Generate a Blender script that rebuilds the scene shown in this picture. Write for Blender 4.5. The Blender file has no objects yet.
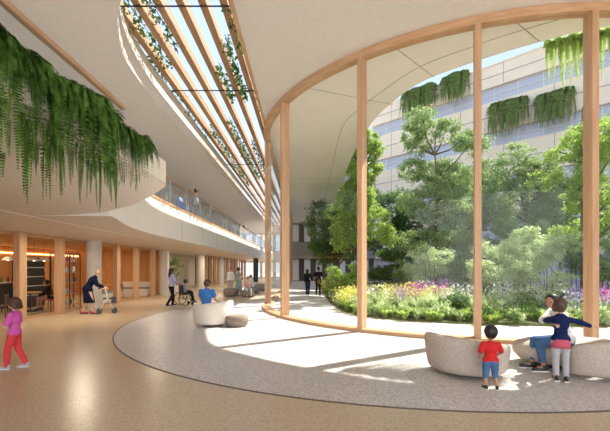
import bpy, bmesh, math, random
import numpy as np
from mathutils import Vector, Matrix
from mathutils.geometry import tessellate_polygon
PI = math.pi
random.seed(7); rng = np.random.default_rng(7)
SC = bpy.context.scene
COL = SC.collection
F, CX, HY, CH = 360.0, 305.0, 268.0, 1.7
def R(a): return math.radians(a)

# ------------------------------------------------------------------ materials
def mat(name, col=(.8,.8,.8), rough=.5, metal=0, spec=.5, build=None):
    m = bpy.data.materials.new(name); m.use_nodes = True
    nt = m.node_tree; b = nt.nodes['Principled BSDF']
    b.inputs['Base Color'].default_value = (*col, 1)
    b.inputs['Roughness'].default_value = rough
    b.inputs['Metallic'].default_value = metal
    b.inputs['Specular IOR Level'].default_value = spec
    if build: build(nt, b)
    return m
def nod(nt, t, **k):
    n = nt.nodes.new(t)
    for a, v in k.items(): setattr(n, a, v)
    return n
def ramp(nt, stops):
    r = nod(nt, 'ShaderNodeValToRGB'); e = r.color_ramp.elements
    while len(e) < len(stops): e.new(.5)
    for i, (p, c) in enumerate(stops): e[i].position = p; e[i].color = (*c, 1)
    return r
def noise_col(c1, c2, scale=(4,4,4), det=4, obj=True, bump=0, lo=.3, hi=.7):
    def f(nt, b):
        tc = nod(nt, 'ShaderNodeTexCoord'); mp = nod(nt, 'ShaderNodeMapping')
        mp.inputs['Scale'].default_value = scale
        n = nod(nt, 'ShaderNodeTexNoise'); n.inputs['Scale'].default_value = 1; n.inputs['Detail'].default_value = det
        r = ramp(nt, [(lo, c1), (hi, c2)])
        L = nt.links
        L.new(tc.outputs['Object'], mp.inputs['Vector']); L.new(mp.outputs[0], n.inputs['Vector'])
        L.new(n.outputs['Fac'], r.inputs[0]); L.new(r.outputs[0], b.inputs['Base Color'])
        if bump:
            bp = nod(nt, 'ShaderNodeBump'); bp.inputs['Strength'].default_value = bump; bp.inputs['Distance'].default_value = .02
            L.new(n.outputs['Fac'], bp.inputs['Height']); L.new(bp.outputs[0], b.inputs['Normal'])
    return f
def terrazzo(base, chips, sc=45, patch=None):
    def f(nt, b):
        L = nt.links
        tc = nod(nt, 'ShaderNodeTexCoord')
        v = nod(nt, 'ShaderNodeTexVoronoi'); v.inputs['Scale'].default_value = sc
        L.new(tc.outputs['Object'], v.inputs['Vector'])
        sep = nod(nt, 'ShaderNodeSeparateColor'); L.new(v.outputs['Color'], sep.inputs[0])
        r = ramp(nt, [(0, chips[0]), (.18, chips[1]), (.3, base), (.75, base), (.9, chips[2])]); r.color_ramp.interpolation = 'CONSTANT'
        L.new(sep.outputs[0], r.inputs[0])
        n = nod(nt, 'ShaderNodeTexNoise'); n.inputs['Scale'].default_value = .6; n.inputs['Detail'].default_value = 3
        L.new(tc.outputs['Object'], n.inputs['Vector'])
        r2 = ramp(nt, [(.3, (.9,.9,.9)), (.7, (1,1,1))]); L.new(n.outputs[0], r2.inputs[0])
        mx = nod(nt, 'ShaderNodeMix', data_type='RGBA', blend_type='MULTIPLY'); mx.inputs[0].default_value = 1
        L.new(r.outputs[0], mx.inputs[6]); L.new(r2.outputs[0], mx.inputs[7]); L.new(mx.outputs[2], b.inputs['Base Color'])
    return f
def leafmat(name, c1, c2, tr=.45, patch=0):
    m = bpy.data.materials.new(name); m.use_nodes = True; nt = m.node_tree; L = nt.links
    nt.nodes.remove(nt.nodes['Principled BSDF']); out = nt.nodes['Material Output']
    g = nod(nt, 'ShaderNodeNewGeometry')
    r = ramp(nt, [(0, c1), (1, c2)]); 
    if patch:
        tc = nod(nt, 'ShaderNodeTexCoord'); nz_ = nod(nt, 'ShaderNodeTexNoise'); nz_.inputs['Scale'].default_value = patch; nz_.inputs['Detail'].default_value = 3
        r.color_ramp.elements[0].position = .32; r.color_ramp.elements[1].position = .68
        L.new(tc.outputs['Object'], nz_.inputs['Vector']); L.new(nz_.outputs[0], r.inputs[0])
    else: L.new(g.outputs['Random Per Island'], r.inputs[0])
    d = nod(nt, 'ShaderNodeBsdfDiffuse'); t = nod(nt, 'ShaderNodeBsdfTranslucent'); mx = nod(nt, 'ShaderNodeMixShader'); mx.inputs[0].default_value = tr
    L.new(r.outputs[0], d.inputs[0]); L.new(r.outputs[0], t.inputs[0]); L.new(d.outputs[0], mx.inputs[1]); L.new(t.outputs[0], mx.inputs[2])
    L.new(mx.outputs[0], out.inputs[0])
    return m
def glassmat(name, tint=(.93,.95,.94), refl=1.0, rough=0.0):
    m = bpy.data.materials.new(name); m.use_nodes = True; nt = m.node_tree; L = nt.links
    nt.nodes.remove(nt.nodes['Principled BSDF']); out = nt.nodes['Material Output']
    fr = nod(nt, 'ShaderNodeLayerWeight'); fr.inputs[0].default_value = .5
    pw = nod(nt, 'ShaderNodeMath', operation='POWER'); pw.inputs[1].default_value = 5; L.new(fr.outputs['Facing'], pw.inputs[0])
    mul = nod(nt, 'ShaderNodeMath', operation='MULTIPLY_ADD'); mul.inputs[1].default_value = refl*.25; mul.inputs[2].default_value = refl*.012; mul.use_clamp = True
    L.new(pw.outputs[0], mul.inputs[0])
    t = nod(nt, 'ShaderNodeBsdfTransparent'); t.inputs[0].default_value = (*tint, 1)
    g = nod(nt, 'ShaderNodeBsdfGlossy'); g.inputs['Roughness'].default_value = rough
    mx = nod(nt, 'ShaderNodeMixShader'); L.new(mul.outputs[0], mx.inputs[0]); L.new(t.outputs[0], mx.inputs[1]); L.new(g.outputs[0], mx.inputs[2])
    L.new(mx.outputs[0], out.inputs[0]); return m
def emit(name, col, st):
    m = bpy.data.materials.new(name); m.use_nodes = True; b = m.node_tree.nodes['Principled BSDF']
    b.inputs['Base Color'].default_value = (*col, 1)
    b.inputs['Emission Color'].default_value = (*col, 1); b.inputs['Emission Strength'].default_value = st; return m
M = {}
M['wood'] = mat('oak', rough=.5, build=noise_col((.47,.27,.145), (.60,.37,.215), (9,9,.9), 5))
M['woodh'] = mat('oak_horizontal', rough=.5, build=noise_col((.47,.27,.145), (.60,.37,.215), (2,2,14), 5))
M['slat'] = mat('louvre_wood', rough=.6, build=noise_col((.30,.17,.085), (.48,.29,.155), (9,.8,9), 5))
M['cafewood'] = mat('cafe_wood_panel', rough=.5, build=noise_col((.50,.24,.08), (.68,.36,.14), (6,6,.6), 4))
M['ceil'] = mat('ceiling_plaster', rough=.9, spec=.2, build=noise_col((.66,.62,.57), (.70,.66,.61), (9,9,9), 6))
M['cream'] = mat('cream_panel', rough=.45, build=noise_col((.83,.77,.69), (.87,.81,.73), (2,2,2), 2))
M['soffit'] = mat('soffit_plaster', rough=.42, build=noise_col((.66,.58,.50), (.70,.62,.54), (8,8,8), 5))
M['seam'] = mat('dark_seam', (.12,.09,.07), .6)
M['grey'] = mat('grey_seam', (.35,.34,.33), .6)
M['tan'] = mat('tan_terrazzo', rough=.28, build=terrazzo((.60,.48,.34), ((.44,.33,.22),(.52,.40,.27),(.64,.52,.38)), 70))
M['gterr'] = mat('grey_terrazzo', rough=.38, build=terrazzo((.62,.58,.56), ((.40,.36,.35),(.52,.48,.46),(.78,.74,.72)), 60))
M['path'] = mat('pale_concrete', rough=.7, build=noise_col((.66,.62,.58), (.72,.68,.64), (3,3,3), 6))
M['plaza'] = mat('plaza_paving', (.45,.42,.38), .8)
M['soil'] = mat('soil', rough=1, build=noise_col((.08,.08,.03), (.16,.20,.06), (3,3,3), 5))
M['glass'] = glassmat('clear_glass', (.97,.98,.975), 1.0)
M['rail'] = glassmat('balustrade_glass', (.93,.96,.98), 2.5)
M['extglass'] = mat('office_glazing', (.50,.52,.60), .15, .1, .6)
M['facade'] = mat('facade_panel', rough=.6, build=noise_col((.84,.70,.54), (.90,.76,.60), (.5,.5,2), 3))
M['white'] = mat('white_paint', (.78,.76,.73), .5)
M['pale'] = mat('pale_wall', (.70,.66,.54), .7)
M['black'] = mat('black_metal', (.02,.02,.022), .4)
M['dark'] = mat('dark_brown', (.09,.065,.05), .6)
M['steel'] = mat('steel', (.5,.5,.5), .3, .9)
M['concrete'] = mat('concrete_column', rough=.7, build=noise_col((.60,.56,.51), (.66,.62,.57), (3,3,3), 5))
M['bark'] = mat('bark', rough=.9, build=noise_col((.10,.07,.045), (.2,.15,.10), (6,6,2), 5, bump=.5))
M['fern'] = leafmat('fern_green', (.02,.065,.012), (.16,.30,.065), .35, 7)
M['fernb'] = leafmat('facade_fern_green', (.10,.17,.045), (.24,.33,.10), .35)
M['leafA'] = leafmat('leaf_bright', (.26,.42,.08), (.55,.66,.20), .5)
M['leafB'] = leafmat('leaf_mid', (.20,.32,.10), (.46,.56,.26), .5)
M['leafC'] = leafmat('leaf_dark', (.07,.15,.04), (.22,.33,.11), .5)
M['leafD'] = leafmat('leaf_pale', (.42,.54,.24), (.70,.78,.46), .5)
M['vine'] = leafmat('vine_green', (.05,.12,.03), (.22,.33,.10))
M['fpink'] = leafmat('petal_magenta', (.55,.08,.35), (.75,.25,.55))
M['fyel'] = leafmat('petal_yellow', (.70,.66,.14), (.85,.84,.32))
M['flav'] = leafmat('petal_lavender', (.42,.32,.70), (.62,.52,.80))
M['fwhite'] = leafmat('petal_white', (.8,.8,.75), (.9,.9,.85))
M['boucle'] = mat('cream_boucle', rough=.95, spec=.1, build=noise_col((.66,.60,.53), (.76,.71,.64), (30,30,30), 6, bump=.25))
M['boucleg'] = mat('greige_boucle', rough=.95, spec=.1, build=noise_col((.44,.38,.33), (.56,.49,.43), (30,30,30), 6, bump=.25))
M['taupe'] = mat('taupe_fabric', rough=.95, spec=.1, build=noise_col((.20,.16,.13), (.31,.26,.21), (25,25,25), 8, bump=.4))
M['greyf'] = mat('grey_fabric', rough=.95, spec=.1, build=noise_col((.26,.24,.22), (.36,.34,.31), (25,25,25), 8, bump=.4))
M['skinA'] = mat('skin_light', (.62,.36,.25), .55)
M['skinB'] = mat('skin_tan', (.45,.24,.15), .55)
M['hairB'] = mat('hair_black', (.012,.009,.008), .5)
M['hairD'] = mat('hair_brown', (.07,.03,.018), .5)
M['hairG'] = mat('hair_grey', (.40,.26,.17), .6)
def cloth(n, c): 
    if n not in M: M[n] = mat('cloth_'+n, rough=.9, spec=.15, build=noise_col(tuple(x*.85 for x in c), c, (14,14,14), 3))
    return M[n]
for n, c in dict(red=(.62,.03,.03), denim=(.08,.17,.34), pink=(.72,.13,.48), coral=(.75,.07,.08), navy=(.012,.022,.09), ink=(.006,.009,.03), ltgrey=(.45,.45,.48), whitec=(.80,.80,.80),
                 blue=(.06,.22,.60), lav=(.45,.44,.72), blackc=(.015,.015,.02), djeans=(.02,.03,.06), teal=(.25,.38,.38), rose=(.75,.48,.45), floral=(.6,.12,.18), sage=(.30,.36,.33), sky=(.35,.45,.75)).items(): cloth(n, c)
M['shoeg'] = mat('shoe_grey', (.40,.42,.48), .6)
M['shoer'] = mat('shoe_red', (.40,.03,.03), .6)
M['sole'] = mat('sole_white', (.8,.8,.8), .6)
M['eye'] = mat('eye_dark', (.02,.015,.01), .2)
M['lip'] = mat('lip', (.45,.12,.10), .5)
M['warm'] = emit('warm_strip', (1.0,.55,.22), 4)
M['lamp'] = emit('lamp_glow', (1.0,.8,.55), 5)
M['pot'] = mat('white_pot', (.7,.68,.64), .5)

# ------------------------------------------------------------------ mesh helpers
class MB:
    def __init__(s): s.v = []; s.f = []; s.m = []
    def add(s, vs, fs, mi=0):
        o = len(s.v); s.v += [tuple(v) for v in vs]; s.f += [tuple(i+o for i in f) for f in fs]; s.m += [mi]*len(fs); return s
    def box(s, x0, x1, y0, y1, z0, z1, mi=0, M4=None):
        vs = [Vector((x,y,z)) for z in (z0,z1) for x,y in ((x0,y0),(x1,y0),(x1,y1),(x0,y1))]
        if M4: vs = [M4 @ v for v in vs]
        return s.add(vs, [(3,2,1,0),(4,5,6,7),(0,1,5,4),(1,2,6,5),(2,3,7,6),(3,0,4,7)], mi)
    def bar(s, a, b, w, h=None, mi=0, up=(0,0,1)):
        a = Vector(a); b = Vector(b); h = h or w; d = (b-a).normalized(); u = Vector(up)
        if abs(d.dot(u)) > .98: u = Vector((0,1,0))
        r = d.cross(u).normalized(); u = r.cross(d)
        vs = [p + r*x*w/2 + u*z*h/2 for p in (a,b) for x,z in ((-1,-1),(1,-1),(1,1),(-1,1))]
        return s.add(vs, [(0,1,2,3),(7,6,5,4),(0,4,5,1),(1,5,6,2),(2,6,7,3),(3,7,4,0)], mi)
    def tube(s, pts, rs, n=8, mi=0, caps=True):
        pts = [Vector(p) for p in pts]
        if not hasattr(rs, '__len__'): rs = [rs]*len(pts)
        rings = []; u = None
        for i, p in enumerate(pts):
            d = (pts[min(i+1,len(pts)-1)] - pts[max(i-1,0)]).normalized()
            if u is None:
                u = Vector((1,0,0)) if abs(d.x) < .9 else Vector((0,1,0))
            u = (u - d*u.dot(d)).normalized(); w = d.cross(u)
            rings.append([p + (u*math.cos(2*PI*k/n) + w*math.sin(2*PI*k/n))*rs[i] for k in range(n)])
        vs = [v for r in rings for v in r]; fs = []
        for i in range(len(pts)-1):
            for k in range(n):
                a = i*n+k; b = i*n+(k+1)%n; fs.append((a,b,b+n,a+n))
        if caps: fs += [tuple(range(n-1,-1,-1)), tuple(range((len(pts)-1)*n, len(pts)*n))]
        return s.add(vs, fs, mi)
    def lathe(s, prof, c=(0,0,0), n=24, mi=0, sx=1, sy=1):
        vs = []; fs = []
        for r, z in prof:
            for k in range(n):
                a = 2*PI*k/n; vs.append((c[0]+r*sx*math.cos(a), c[1]+r*sy*math.sin(a), c[2]+z))
        for i in range(len(prof)-1):
            for k in range(n):
                a = i*n+k; b = i*n+(k+1)%n; fs.append((a,b,b+n,a+n))
        fs += [tuple(range(n-1,-1,-1)), tuple(range((len(prof)-1)*n, len(prof)*n))]
        return s.add(vs, fs, mi)
    def ell(s, c, r, mi=0, n=12, M3=None):
        vs = []; fs = []; m = n//2
        for i in range(1, m):
            t = PI*i/m
            for k in range(n):
                a = 2*PI*k/n; v = Vector((r[0]*math.sin(t)*math.cos(a), r[1]*math.sin(t)*math.sin(a), r[2]*math.cos(t)))
                if M3: v = M3 @ v
                vs.append(v + Vector(c))
        top = Vector((0,0,r[2])); bot = Vector((0,0,-r[2]))
        if M3: top = M3 @ top; bot = M3 @ bot
        vs += [top + Vector(c), bot + Vector(c)]; T = len(vs)-2
        for i in range(m-2):
            for k in range(n):
                a = i*n+k; b = i*n+(k+1)%n; fs.append((a+n,b+n,b,a))
        for k in range(n): fs.append((T, k, (k+1)%n)); fs.append((T+1, (m-2)*n+(k+1)%n, (m-2)*n+k))
        return s.add(vs, fs, mi)
    def cap(s, a, b, r1, r2, mi=0, n=10):
        a = Vector(a); b = Vector(b)
        s.tube([a, b], [r1, r2], n, mi); s.ell(a, (r1,)*3, mi, n); s.ell(b, (r2,)*3, mi, n); return s
    def prism(s, loops, z0, z1, mi=0, side=None):
        """extruded polygon (outer loop + holes)"""
        tris = tessellate_polygon([[Vector((x,y,0)) for x,y in lp] for lp in loops])
        flat = [p for lp in loops for p in lp]; n = len(flat)
        vs = [(x,y,z0) for x,y in flat] + [(x,y,z1) for x,y in flat]
        fs = []; 
        for t in tris:
            a, b, c = [Vector((*flat[i],0)) for i in t]
            if (b-a).cross(c-a).z < 0: t = (t[0],t[2],t[1])
            fs.append(tuple(i+n for i in t)); fs.append((t[2],t[1],t[0]))
        s.add(vs, fs, mi)
        fs = []; o = 0
        for lp in loops:
            k = len(lp)
            for i in range(k):
                a = o+i; b = o+(i+1)%k; fs.append((a,b,b+n,a+n))
            o += k
        s.add(vs, fs, mi if side is None else side); return s
    def build(s, name, mats, parent=None, smooth=False, fixn=False, angle=None):
        me = bpy.data.meshes.new(name); me.from_pydata(s.v, [], s.f)
        if not isinstance(mats, (list,tuple)): mats = [mats]
        for m in mats: me.materials.append(m)
        me.polygons.foreach_set('material_index', s.m)
        if fixn:
            bm = bmesh.new(); bm.from_mesh(me); bmesh.ops.remove_doubles(bm, verts=bm.verts, dist=1e-5)
            bmesh.ops.recalc_face_normals(bm, faces=bm.faces); bm.to_mesh(me); bm.free()
        if smooth:
            me.polygons.foreach_set('use_smooth', [True]*len(me.polygons))
            me.update()
            if angle: 
                try: me.set_sharp_from_angle(angle=angle)
                except Exception: pass
        o = bpy.data.objects.new(name, me); COL.objects.link(o)
        if parent: o.parent = parent
        return o
    def origin(s, x, y, z=0):
        s.v = [(a-x, b-y, c-z) for a,b,c in s.v]; return s
def tag(o, label, cat, group=None, kind=None):
    o['label'] = label; o['category'] = cat
    if group: o['group'] = group
    if kind: o['kind'] = kind
    return o
def thing(name, label, cat, loc=(0,0,0), rz=0, group=None):
    o = bpy.data.objects.new(name, None); COL.objects.link(o); o.location = loc; o.rotation_euler = (0,0,rz); o.empty_display_size = .2
    return tag(o, label, cat, group)
def struct(o): o['kind'] = 'structure'; return o
def sempty(name):
    o = bpy.data.objects.new(name, None); COL.objects.link(o); return struct(o)
def copy_tree(o, parent=None):
    c = o.copy(); COL.objects.link(c); c.parent = parent
    for ch in list(o.children): copy_tree(ch, c)
    return c
def remesh(mb, name, mats, parent, vox, smooth_it=4):
    me = bpy.data.meshes.new('tmp'); me.from_pydata(mb.v, [], mb.f)
    bm = bmesh.new(); bm.from_mesh(me); bmesh.ops.recalc_face_normals(bm, faces=bm.faces); bm.to_mesh(me); bm.free()
    t = bpy.data.objects.new('tmp', me); COL.objects.link(t)
    r = t.modifiers.new('r', 'REMESH'); r.mode = 'VOXEL'; r.voxel_size = vox; r.use_smooth_shade = True
    sm = t.modifiers.new('s', 'SMOOTH'); sm.factor = .5; sm.iterations = smooth_it
    dg = bpy.context.evaluated_depsgraph_get(); ev = t.evaluated_get(dg)
    out = bpy.data.meshes.new_from_object(ev); bpy.data.objects.remove(t); bpy.data.meshes.remove(me)
    out.materials.clear()
    for m in (mats if isinstance(mats, (list,tuple)) else [mats]): out.materials.append(m)
    out.polygons.foreach_set('use_smooth', [True]*len(out.polygons))
    o = bpy.data.objects.new(name, out); COL.objects.link(o); o.parent = parent; out.name = name
    return o
def spline(pts, n=8):
    """Catmull-Rom through 2D/3D points"""
    P = [Vector((*p, 0)[:3]) if len(p) == 2 else Vector(p) for p in pts]; P = [P[0]*2-P[1]] + P + [P[-1]*2-P[-2]]; out = []
    for i in range(1, len(P)-2):
        for k in range(n):
            t = k/n; a,b,c,d = P[i-1],P[i],P[i+1],P[i+2]
            out.append(.5*((2*b)+(c-a)*t+(2*a-5*b+4*c-d)*t*t+(3*b-a-3*c+d)*t**3))
    out.append(P[-2]); return out
def at(px, py, Y): return Vector(((px-CX)*Y/F, Y, CH+(HY-py)*Y/F))
def fl(px, py): Y = CH*F/(py-HY); return Vector(((px-CX)*Y/F, Y, 0))

# ------------------------------------------------------------------ camera, world, sun
cam = bpy.data.cameras.new('camera'); co = bpy.data.objects.new('camera', cam); COL.objects.link(co)
co.location = (0,0,CH); co.rotation_euler = (PI/2,0,0); cam.sensor_width = 36; cam.lens = F/610*36
cam.shift_y = 52.5/610; cam.clip_start = .05; cam.clip_end = 500; SC.camera = co
w = bpy.data.worlds.new('sky'); SC.world = w; w.use_nodes = True; nt = w.node_tree; bg = nt.nodes['Background']
tc = nod(nt, 'ShaderNodeTexCoord'); sx = nod(nt, 'ShaderNodeSeparateXYZ'); rp = ramp(nt, [(0, (.80,.86,.95)), (.35, (.62,.76,1.0)), (1, (.42,.62,1.0))])
nt.links.new(tc.outputs['Generated'], sx.inputs[0]); nt.links.new(sx.outputs[2], rp.inputs[0]); nt.links.new(rp.outputs[0], bg.inputs[0])
bg.inputs[1].default_value = 1.0
sun = bpy.data.lights.new('sun', 'SUN'); sun.energy = 8.5; sun.angle = R(.6); sun.color = (1,.93,.82)
so = bpy.data.objects.new('sun', sun); COL.objects.link(so); so.location = (20,15,30)
az, el = R(31), R(49)
sd = Vector((math.cos(az)*math.cos(el), math.sin(az)*math.cos(el), math.sin(el)))
so.rotation_euler = sd.to_track_quat('Z', 'Y').to_euler()
vs = SC.view_settings; vs.view_transform = 'Standard'; vs.look = 'None'; vs.exposure = 0.47; vs.gamma = 1; vs.use_curve_mapping = False

# added fill: an area light behind the viewer, warm ones under the low soffit
def area(name, loc, rot, sx_, sy_, e, col):
    l = bpy.data.lights.new(name, 'AREA'); l.shape = 'RECTANGLE'; l.size = sx_; l.size_y = sy_; l.energy = e; l.color = col
    o = bpy.data.objects.new(name, l); COL.objects.link(o); o.location = loc; o.rotation_euler = rot
area('rear_fill', (0,-8.8,3.4), (R(90),0,0), 26, 6.4, 1250, (1,.98,.95))  # unseen fill light, added to brighten the hall from behind the viewer
for yy in (12,18,24,30,36,42,48,54): area('soffit_fill', (-7.4,yy,2.82), (0,0,0), .5, .5, 60, (1,.84,.64))  # warm fill added to lift the dark left frontage, no fittings modelled
# ------------------------------------------------------------------ room shell
CZ, CT = 7.5, 8.6                # upper ceiling underside, roof top
RC, RR = Vector((6.6,16.21)), 8.27   # glass ring
DC, DR = (2.68,12.44), 8.2         # terrazzo disc
def circ(c, r, n=128, a0=0, a1=360, end=False):
    m = n+1 if end else n
    return [(c[0]+r*math.cos(R(a0+(a1-a0)*i/n)), c[1]+r*math.sin(R(a0+(a1-a0)*i/n))) for i in range(m)]
struct(MB().box(-15, 20, -9, 62, -.3, 0).build('floor', M['tan']))
struct(MB().prism([circ(DC, DR)], 0.0, .004).build('floor_disc', M['gterr']))
struct(MB().prism([circ(DC, DR+.035), circ(DC, DR)], 0.0, .006).build('trim_1', M['seam']))
# courtyard paving: inside the glass line
glassline = [(-1.67, 60)] + [(-1.67, y) for y in (45, 30, 22)] + circ(RC, RR, 96, 180, 330, True) + [(30, 12.1), (60, 20), (60, 60)]
struct(MB().prism([glassline], 0, .012).build('courtyard_path', M['path']))
struct(MB().box(-120, 120, -120, 160, -.5, -.31).build('ground', M['plaza']))
# ceiling: louvre opening and courtyard edge
edge = [(2.9,60),(2.9,36),(2.5,22.7),(2.45,18.5),(2.66,14.5),(3.05,12.6),(3.63,11.2),(4.66,10.2),(5.3,9.7),(6.05,9.2),(6.9,8.75),(8.2,8.4),(10,8.3),(13,9)]
ed = [(p.x,p.y) for p in spline(edge, 6)]
outer = [(-15,-9),(22,-9),(22,9.5)] + ed[::-1] + [(-15,60)]
lou = [(p.x,p.y) for p in spline([(-1.6,12),(-1.6,8),(-1.75,7.0),(-2.3,6.6),(-3.1,6.9),(-3.9,7.7),(-4.5,8.6),(-4.95,9.8),(-5.15,11.5),(-5.2,14),(-5.2,20)], 6)]
hole = [(-1.6,58)] + lou + [(-5.2,58)]
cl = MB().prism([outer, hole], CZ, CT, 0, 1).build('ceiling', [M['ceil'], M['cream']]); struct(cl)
# cream skin of the soffit outside the glass ring
inner = [(-1.55,60),(-1.55,22)] + circ(RC, RR-.12, 60, 180, 300, True)
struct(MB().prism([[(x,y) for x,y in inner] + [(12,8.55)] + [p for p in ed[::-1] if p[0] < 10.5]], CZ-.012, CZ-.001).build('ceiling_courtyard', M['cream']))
# oak edge of the louvre opening (right side)
struct(MB().box(-1.66, -1.56, 7.2, 58, CZ-.03, CZ+.3).build('trim_2', M['woodh']))
# seams in the outdoor soffit
sm = MB(); pts = [(1.9,45),(1.8,36),(1.58,22.7),(1.5,16),(1.61,14.2),(1.94,13.2),(2.47,11.9),(3.3,10.35),(4.4,9.4),(4.85,9.04),(6.06,8.28)]
sp = spline(pts, 6)
for a, b in zip(sp, sp[1:]): sm.bar((a.x,a.y,CZ-.014), (b.x,b.y,CZ-.014), .022, .01)
for a, b in (((.16,11.6),(3.1,12.75)), ((4.8,8.35),(6.0,9.2)), ((-1.5,23.2),(2.5,23.2)), ((-1.5,34),(2.8,34)), ((2.2,9.3),(3.9,10.9))): sm.bar((*a,CZ-.014), (*b,CZ-.014), .02, .01)
struct(sm.build('trim_3', M['grey']))

# glass ring -------------------------------------------------------
ring = sempty('window_1')
ang = [180, 208.2, 232.2, 251.7, 268, 283, 298, 314, 330]
def arcband(mb, r0, r1, z0, z1, a0=180, a1=330, n=90):
    lp = circ(RC, r1, n, a0, a1, True) + circ(RC, r0, n, a0, a1, True)[::-1]
    mb.prism([lp], z0, z1); return mb
head = arcband(MB(), RR-.12, RR+.12, CZ-.2, CZ-.002); head.box(RC.x-RR-.12, RC.x-RR+.12, RC.y, 45, CZ-.2, CZ-.002); head.build('head_rail', M['woodh'], ring)
sill = arcband(MB(), RR-.17, RR+.17, .0, .09); sill.box(RC.x-RR-.17, RC.x-RR+.17, RC.y, 45, 0, .09); sill.build('sill', M['woodh'], ring)
for a in ang:
    m4 = Matrix.Translation((RC.x, RC.y, 0)) @ Matrix.Rotation(R(a), 4, 'Z')
    MB().box(RR-.14, RR+.14, -.07, .07, .09, CZ-.2, M4=m4).build('mullion', M['wood'], ring)
ys = [28.2, 31.2, 34.2, 37.2, 40.2, 43.2]
for y in ys: MB().box(RC.x-RR-.14, RC.x-RR+.14, y-.07, y+.07, .09, CZ-.2).build('mullion', M['wood'], ring)
for a, b in zip(ang, ang[1:]): arcband(MB(), RR-.012, RR+.012, .09, CZ-.2, a+.5, b-.5, 10).build('pane', M['glass'], ring)
for a, b in zip([RC.y]+ys, ys): MB().box(RC.x-RR-.012, RC.x-RR+.012, a+.07, b-.07, .09, CZ-.2).build('pane', M['glass'], ring)

# balcony level ----------------------------------------------------
BZ, BT = 2.85, 4.1
fedge = [(-4.3,7.4),(-4.3,7.95),(-4.4,8.4),(-4.58,8.95),(-4.85,9.9),(-5.08,11.3),(-5.2,13.2),(-5.2,18)]
fe = [(p.x,p.y) for p in spline(fedge, 6)]
slab = MB().prism([[(-15,7.9)] + [p for p in fe if p[1] > 7.9] + [(-5.2,60),(-15,60)]], BZ, BT, 0, 1)
slab.prism([[(-15,-9),(-6.0,-9),(-6.0,7.9),(-15,7.9)]], BZ, 3.56, 0, 1); slab.box(-15,-4.3,-9,7.9,3.561,BT-.02)
# wedge soffit rising to the planter
A = [(-6,BZ),(-5.2,2.868),(-4.6,2.915),(-4.2,2.975),(-3.8,3.08),(-3.4,3.26),(-3.05,3.5),(-3.05,3.56),(-6,3.56)]
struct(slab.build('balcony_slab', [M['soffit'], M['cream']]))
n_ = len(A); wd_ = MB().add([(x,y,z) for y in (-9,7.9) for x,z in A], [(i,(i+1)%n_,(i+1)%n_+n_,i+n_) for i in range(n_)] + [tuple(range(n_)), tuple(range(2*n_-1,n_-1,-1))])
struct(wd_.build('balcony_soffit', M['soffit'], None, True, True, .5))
# panel joints on the long fascia
js = MB()
for y in np.arange(15.2, 58, 3.0): js.box(-5.198,-5.192,y-.006,y+.006,BZ+.02,BT)
struct(js.build('trim_4', M['grey']))
# soffit crease line
struct(MB().bar((-5.85,2,BZ-.004),(-6.3,14,BZ-.004),.03,.008).build('trim_5', M['cream']))
# balustrade
bal = thing('balustrade', 'long glass balustrade with oak rails along the upper walkway', 'balustrade', (-5.2,13,BT))
mb = MB()
pp = [Vector((x,y,0)) for x,y in fe if y > 8.0 and x < -4.35] + [Vector((-5.2,58,0))]
for a, b in zip(pp, pp[1:]): mb.bar((a.x-.04,a.y,BT+.05),(b.x-.04,b.y,BT+.05),.12,.1)
mb.origin(-5.2,13,BT).build('bottom_rail', M['woodh'], bal)
mb = MB()
for a, b in zip(pp, pp[1:]): mb.bar((a.x-.04,a.y,5.2),(b.x-.04,b.y,5.2),.06,.045)
mb.origin(-5.2,13,BT).build('handrail', M['woodh'], bal)
mb = MB()
for a, b in zip(pp, pp[1:]): mb.bar((a.x-.04,a.y,4.68),(b.x-.04,b.y,4.68),.014,1.0)
mb.origin(-5.2,13,BT).build('glass_panel', M['rail'], bal)
for y in np.arange(14.0, 56, 2.0):
    MB().box(-5.26,-5.22,y-.02,y+.02,BT+.1,5.18).origin(-5.2,13,BT).build('post', M['steel'], bal)
# planter with its own balustrade at the near balcony
pl = thing('planter_box', 'long cream planter trough full of ferns on the near balcony edge', 'planter', (-3.45,2,3.56))
o = MB(); o.box(-3.9,-3.05,-6,7.9,3.56,3.62); o.box(-3.12,-3.05,-6,7.9,3.62,4.03); o.box(-3.9,-3.83,-6,7.9,3.62,4.03); o.box(-3.83,-3.12,7.83,7.9,3.62,4.03)
o.origin(-3.45,2,3.56).build('trough', M['cream'], pl)
MB().box(-3.83,-3.12,-6,7.83,3.62,3.96).origin(-3.45,2,3.56).build('soil', M['soil'], pl)
b2 = thing('balustrade', 'near glass balustrade with oak handrail above the hanging ferns', 'balustrade', (-3.95,2,4.08))
MB().box(-4.0,-3.9,-6,7.85,5.14,5.22).origin(-3.95,2,4.08).build('handrail', M['woodh'], b2)
MB().box(-3.96,-3.94,-6,7.83,4.08,5.14).origin(-3.95,2,4.08).build('glass_panel', M['rail'], b2)
struct(MB().box(-4.3,-3.9,-9,7.9,3.56,4.08).build('balcony_kerb', M['cream']))
# upper back wall, with tall glazing
uw = MB().box(-9.6,-9.4,-9,60,BT,BT+.35).box(-9.6,-9.4,-9,60,6.9,CZ)
for y in np.arange(-5, 60, 3.0): uw.box(-9.6,-9.4,y-.4,y+.2,BT+.35,6.9)
struct(uw.build('wall_upper_left', M['white']))
w2 = sempty('window_2')
for y in np.arange(1, 57, 3.0): MB().box(-9.52,-9.5,y+.2,y+2.6,BT+.35,6.9).build('pane', M['glass'], w2)
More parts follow.
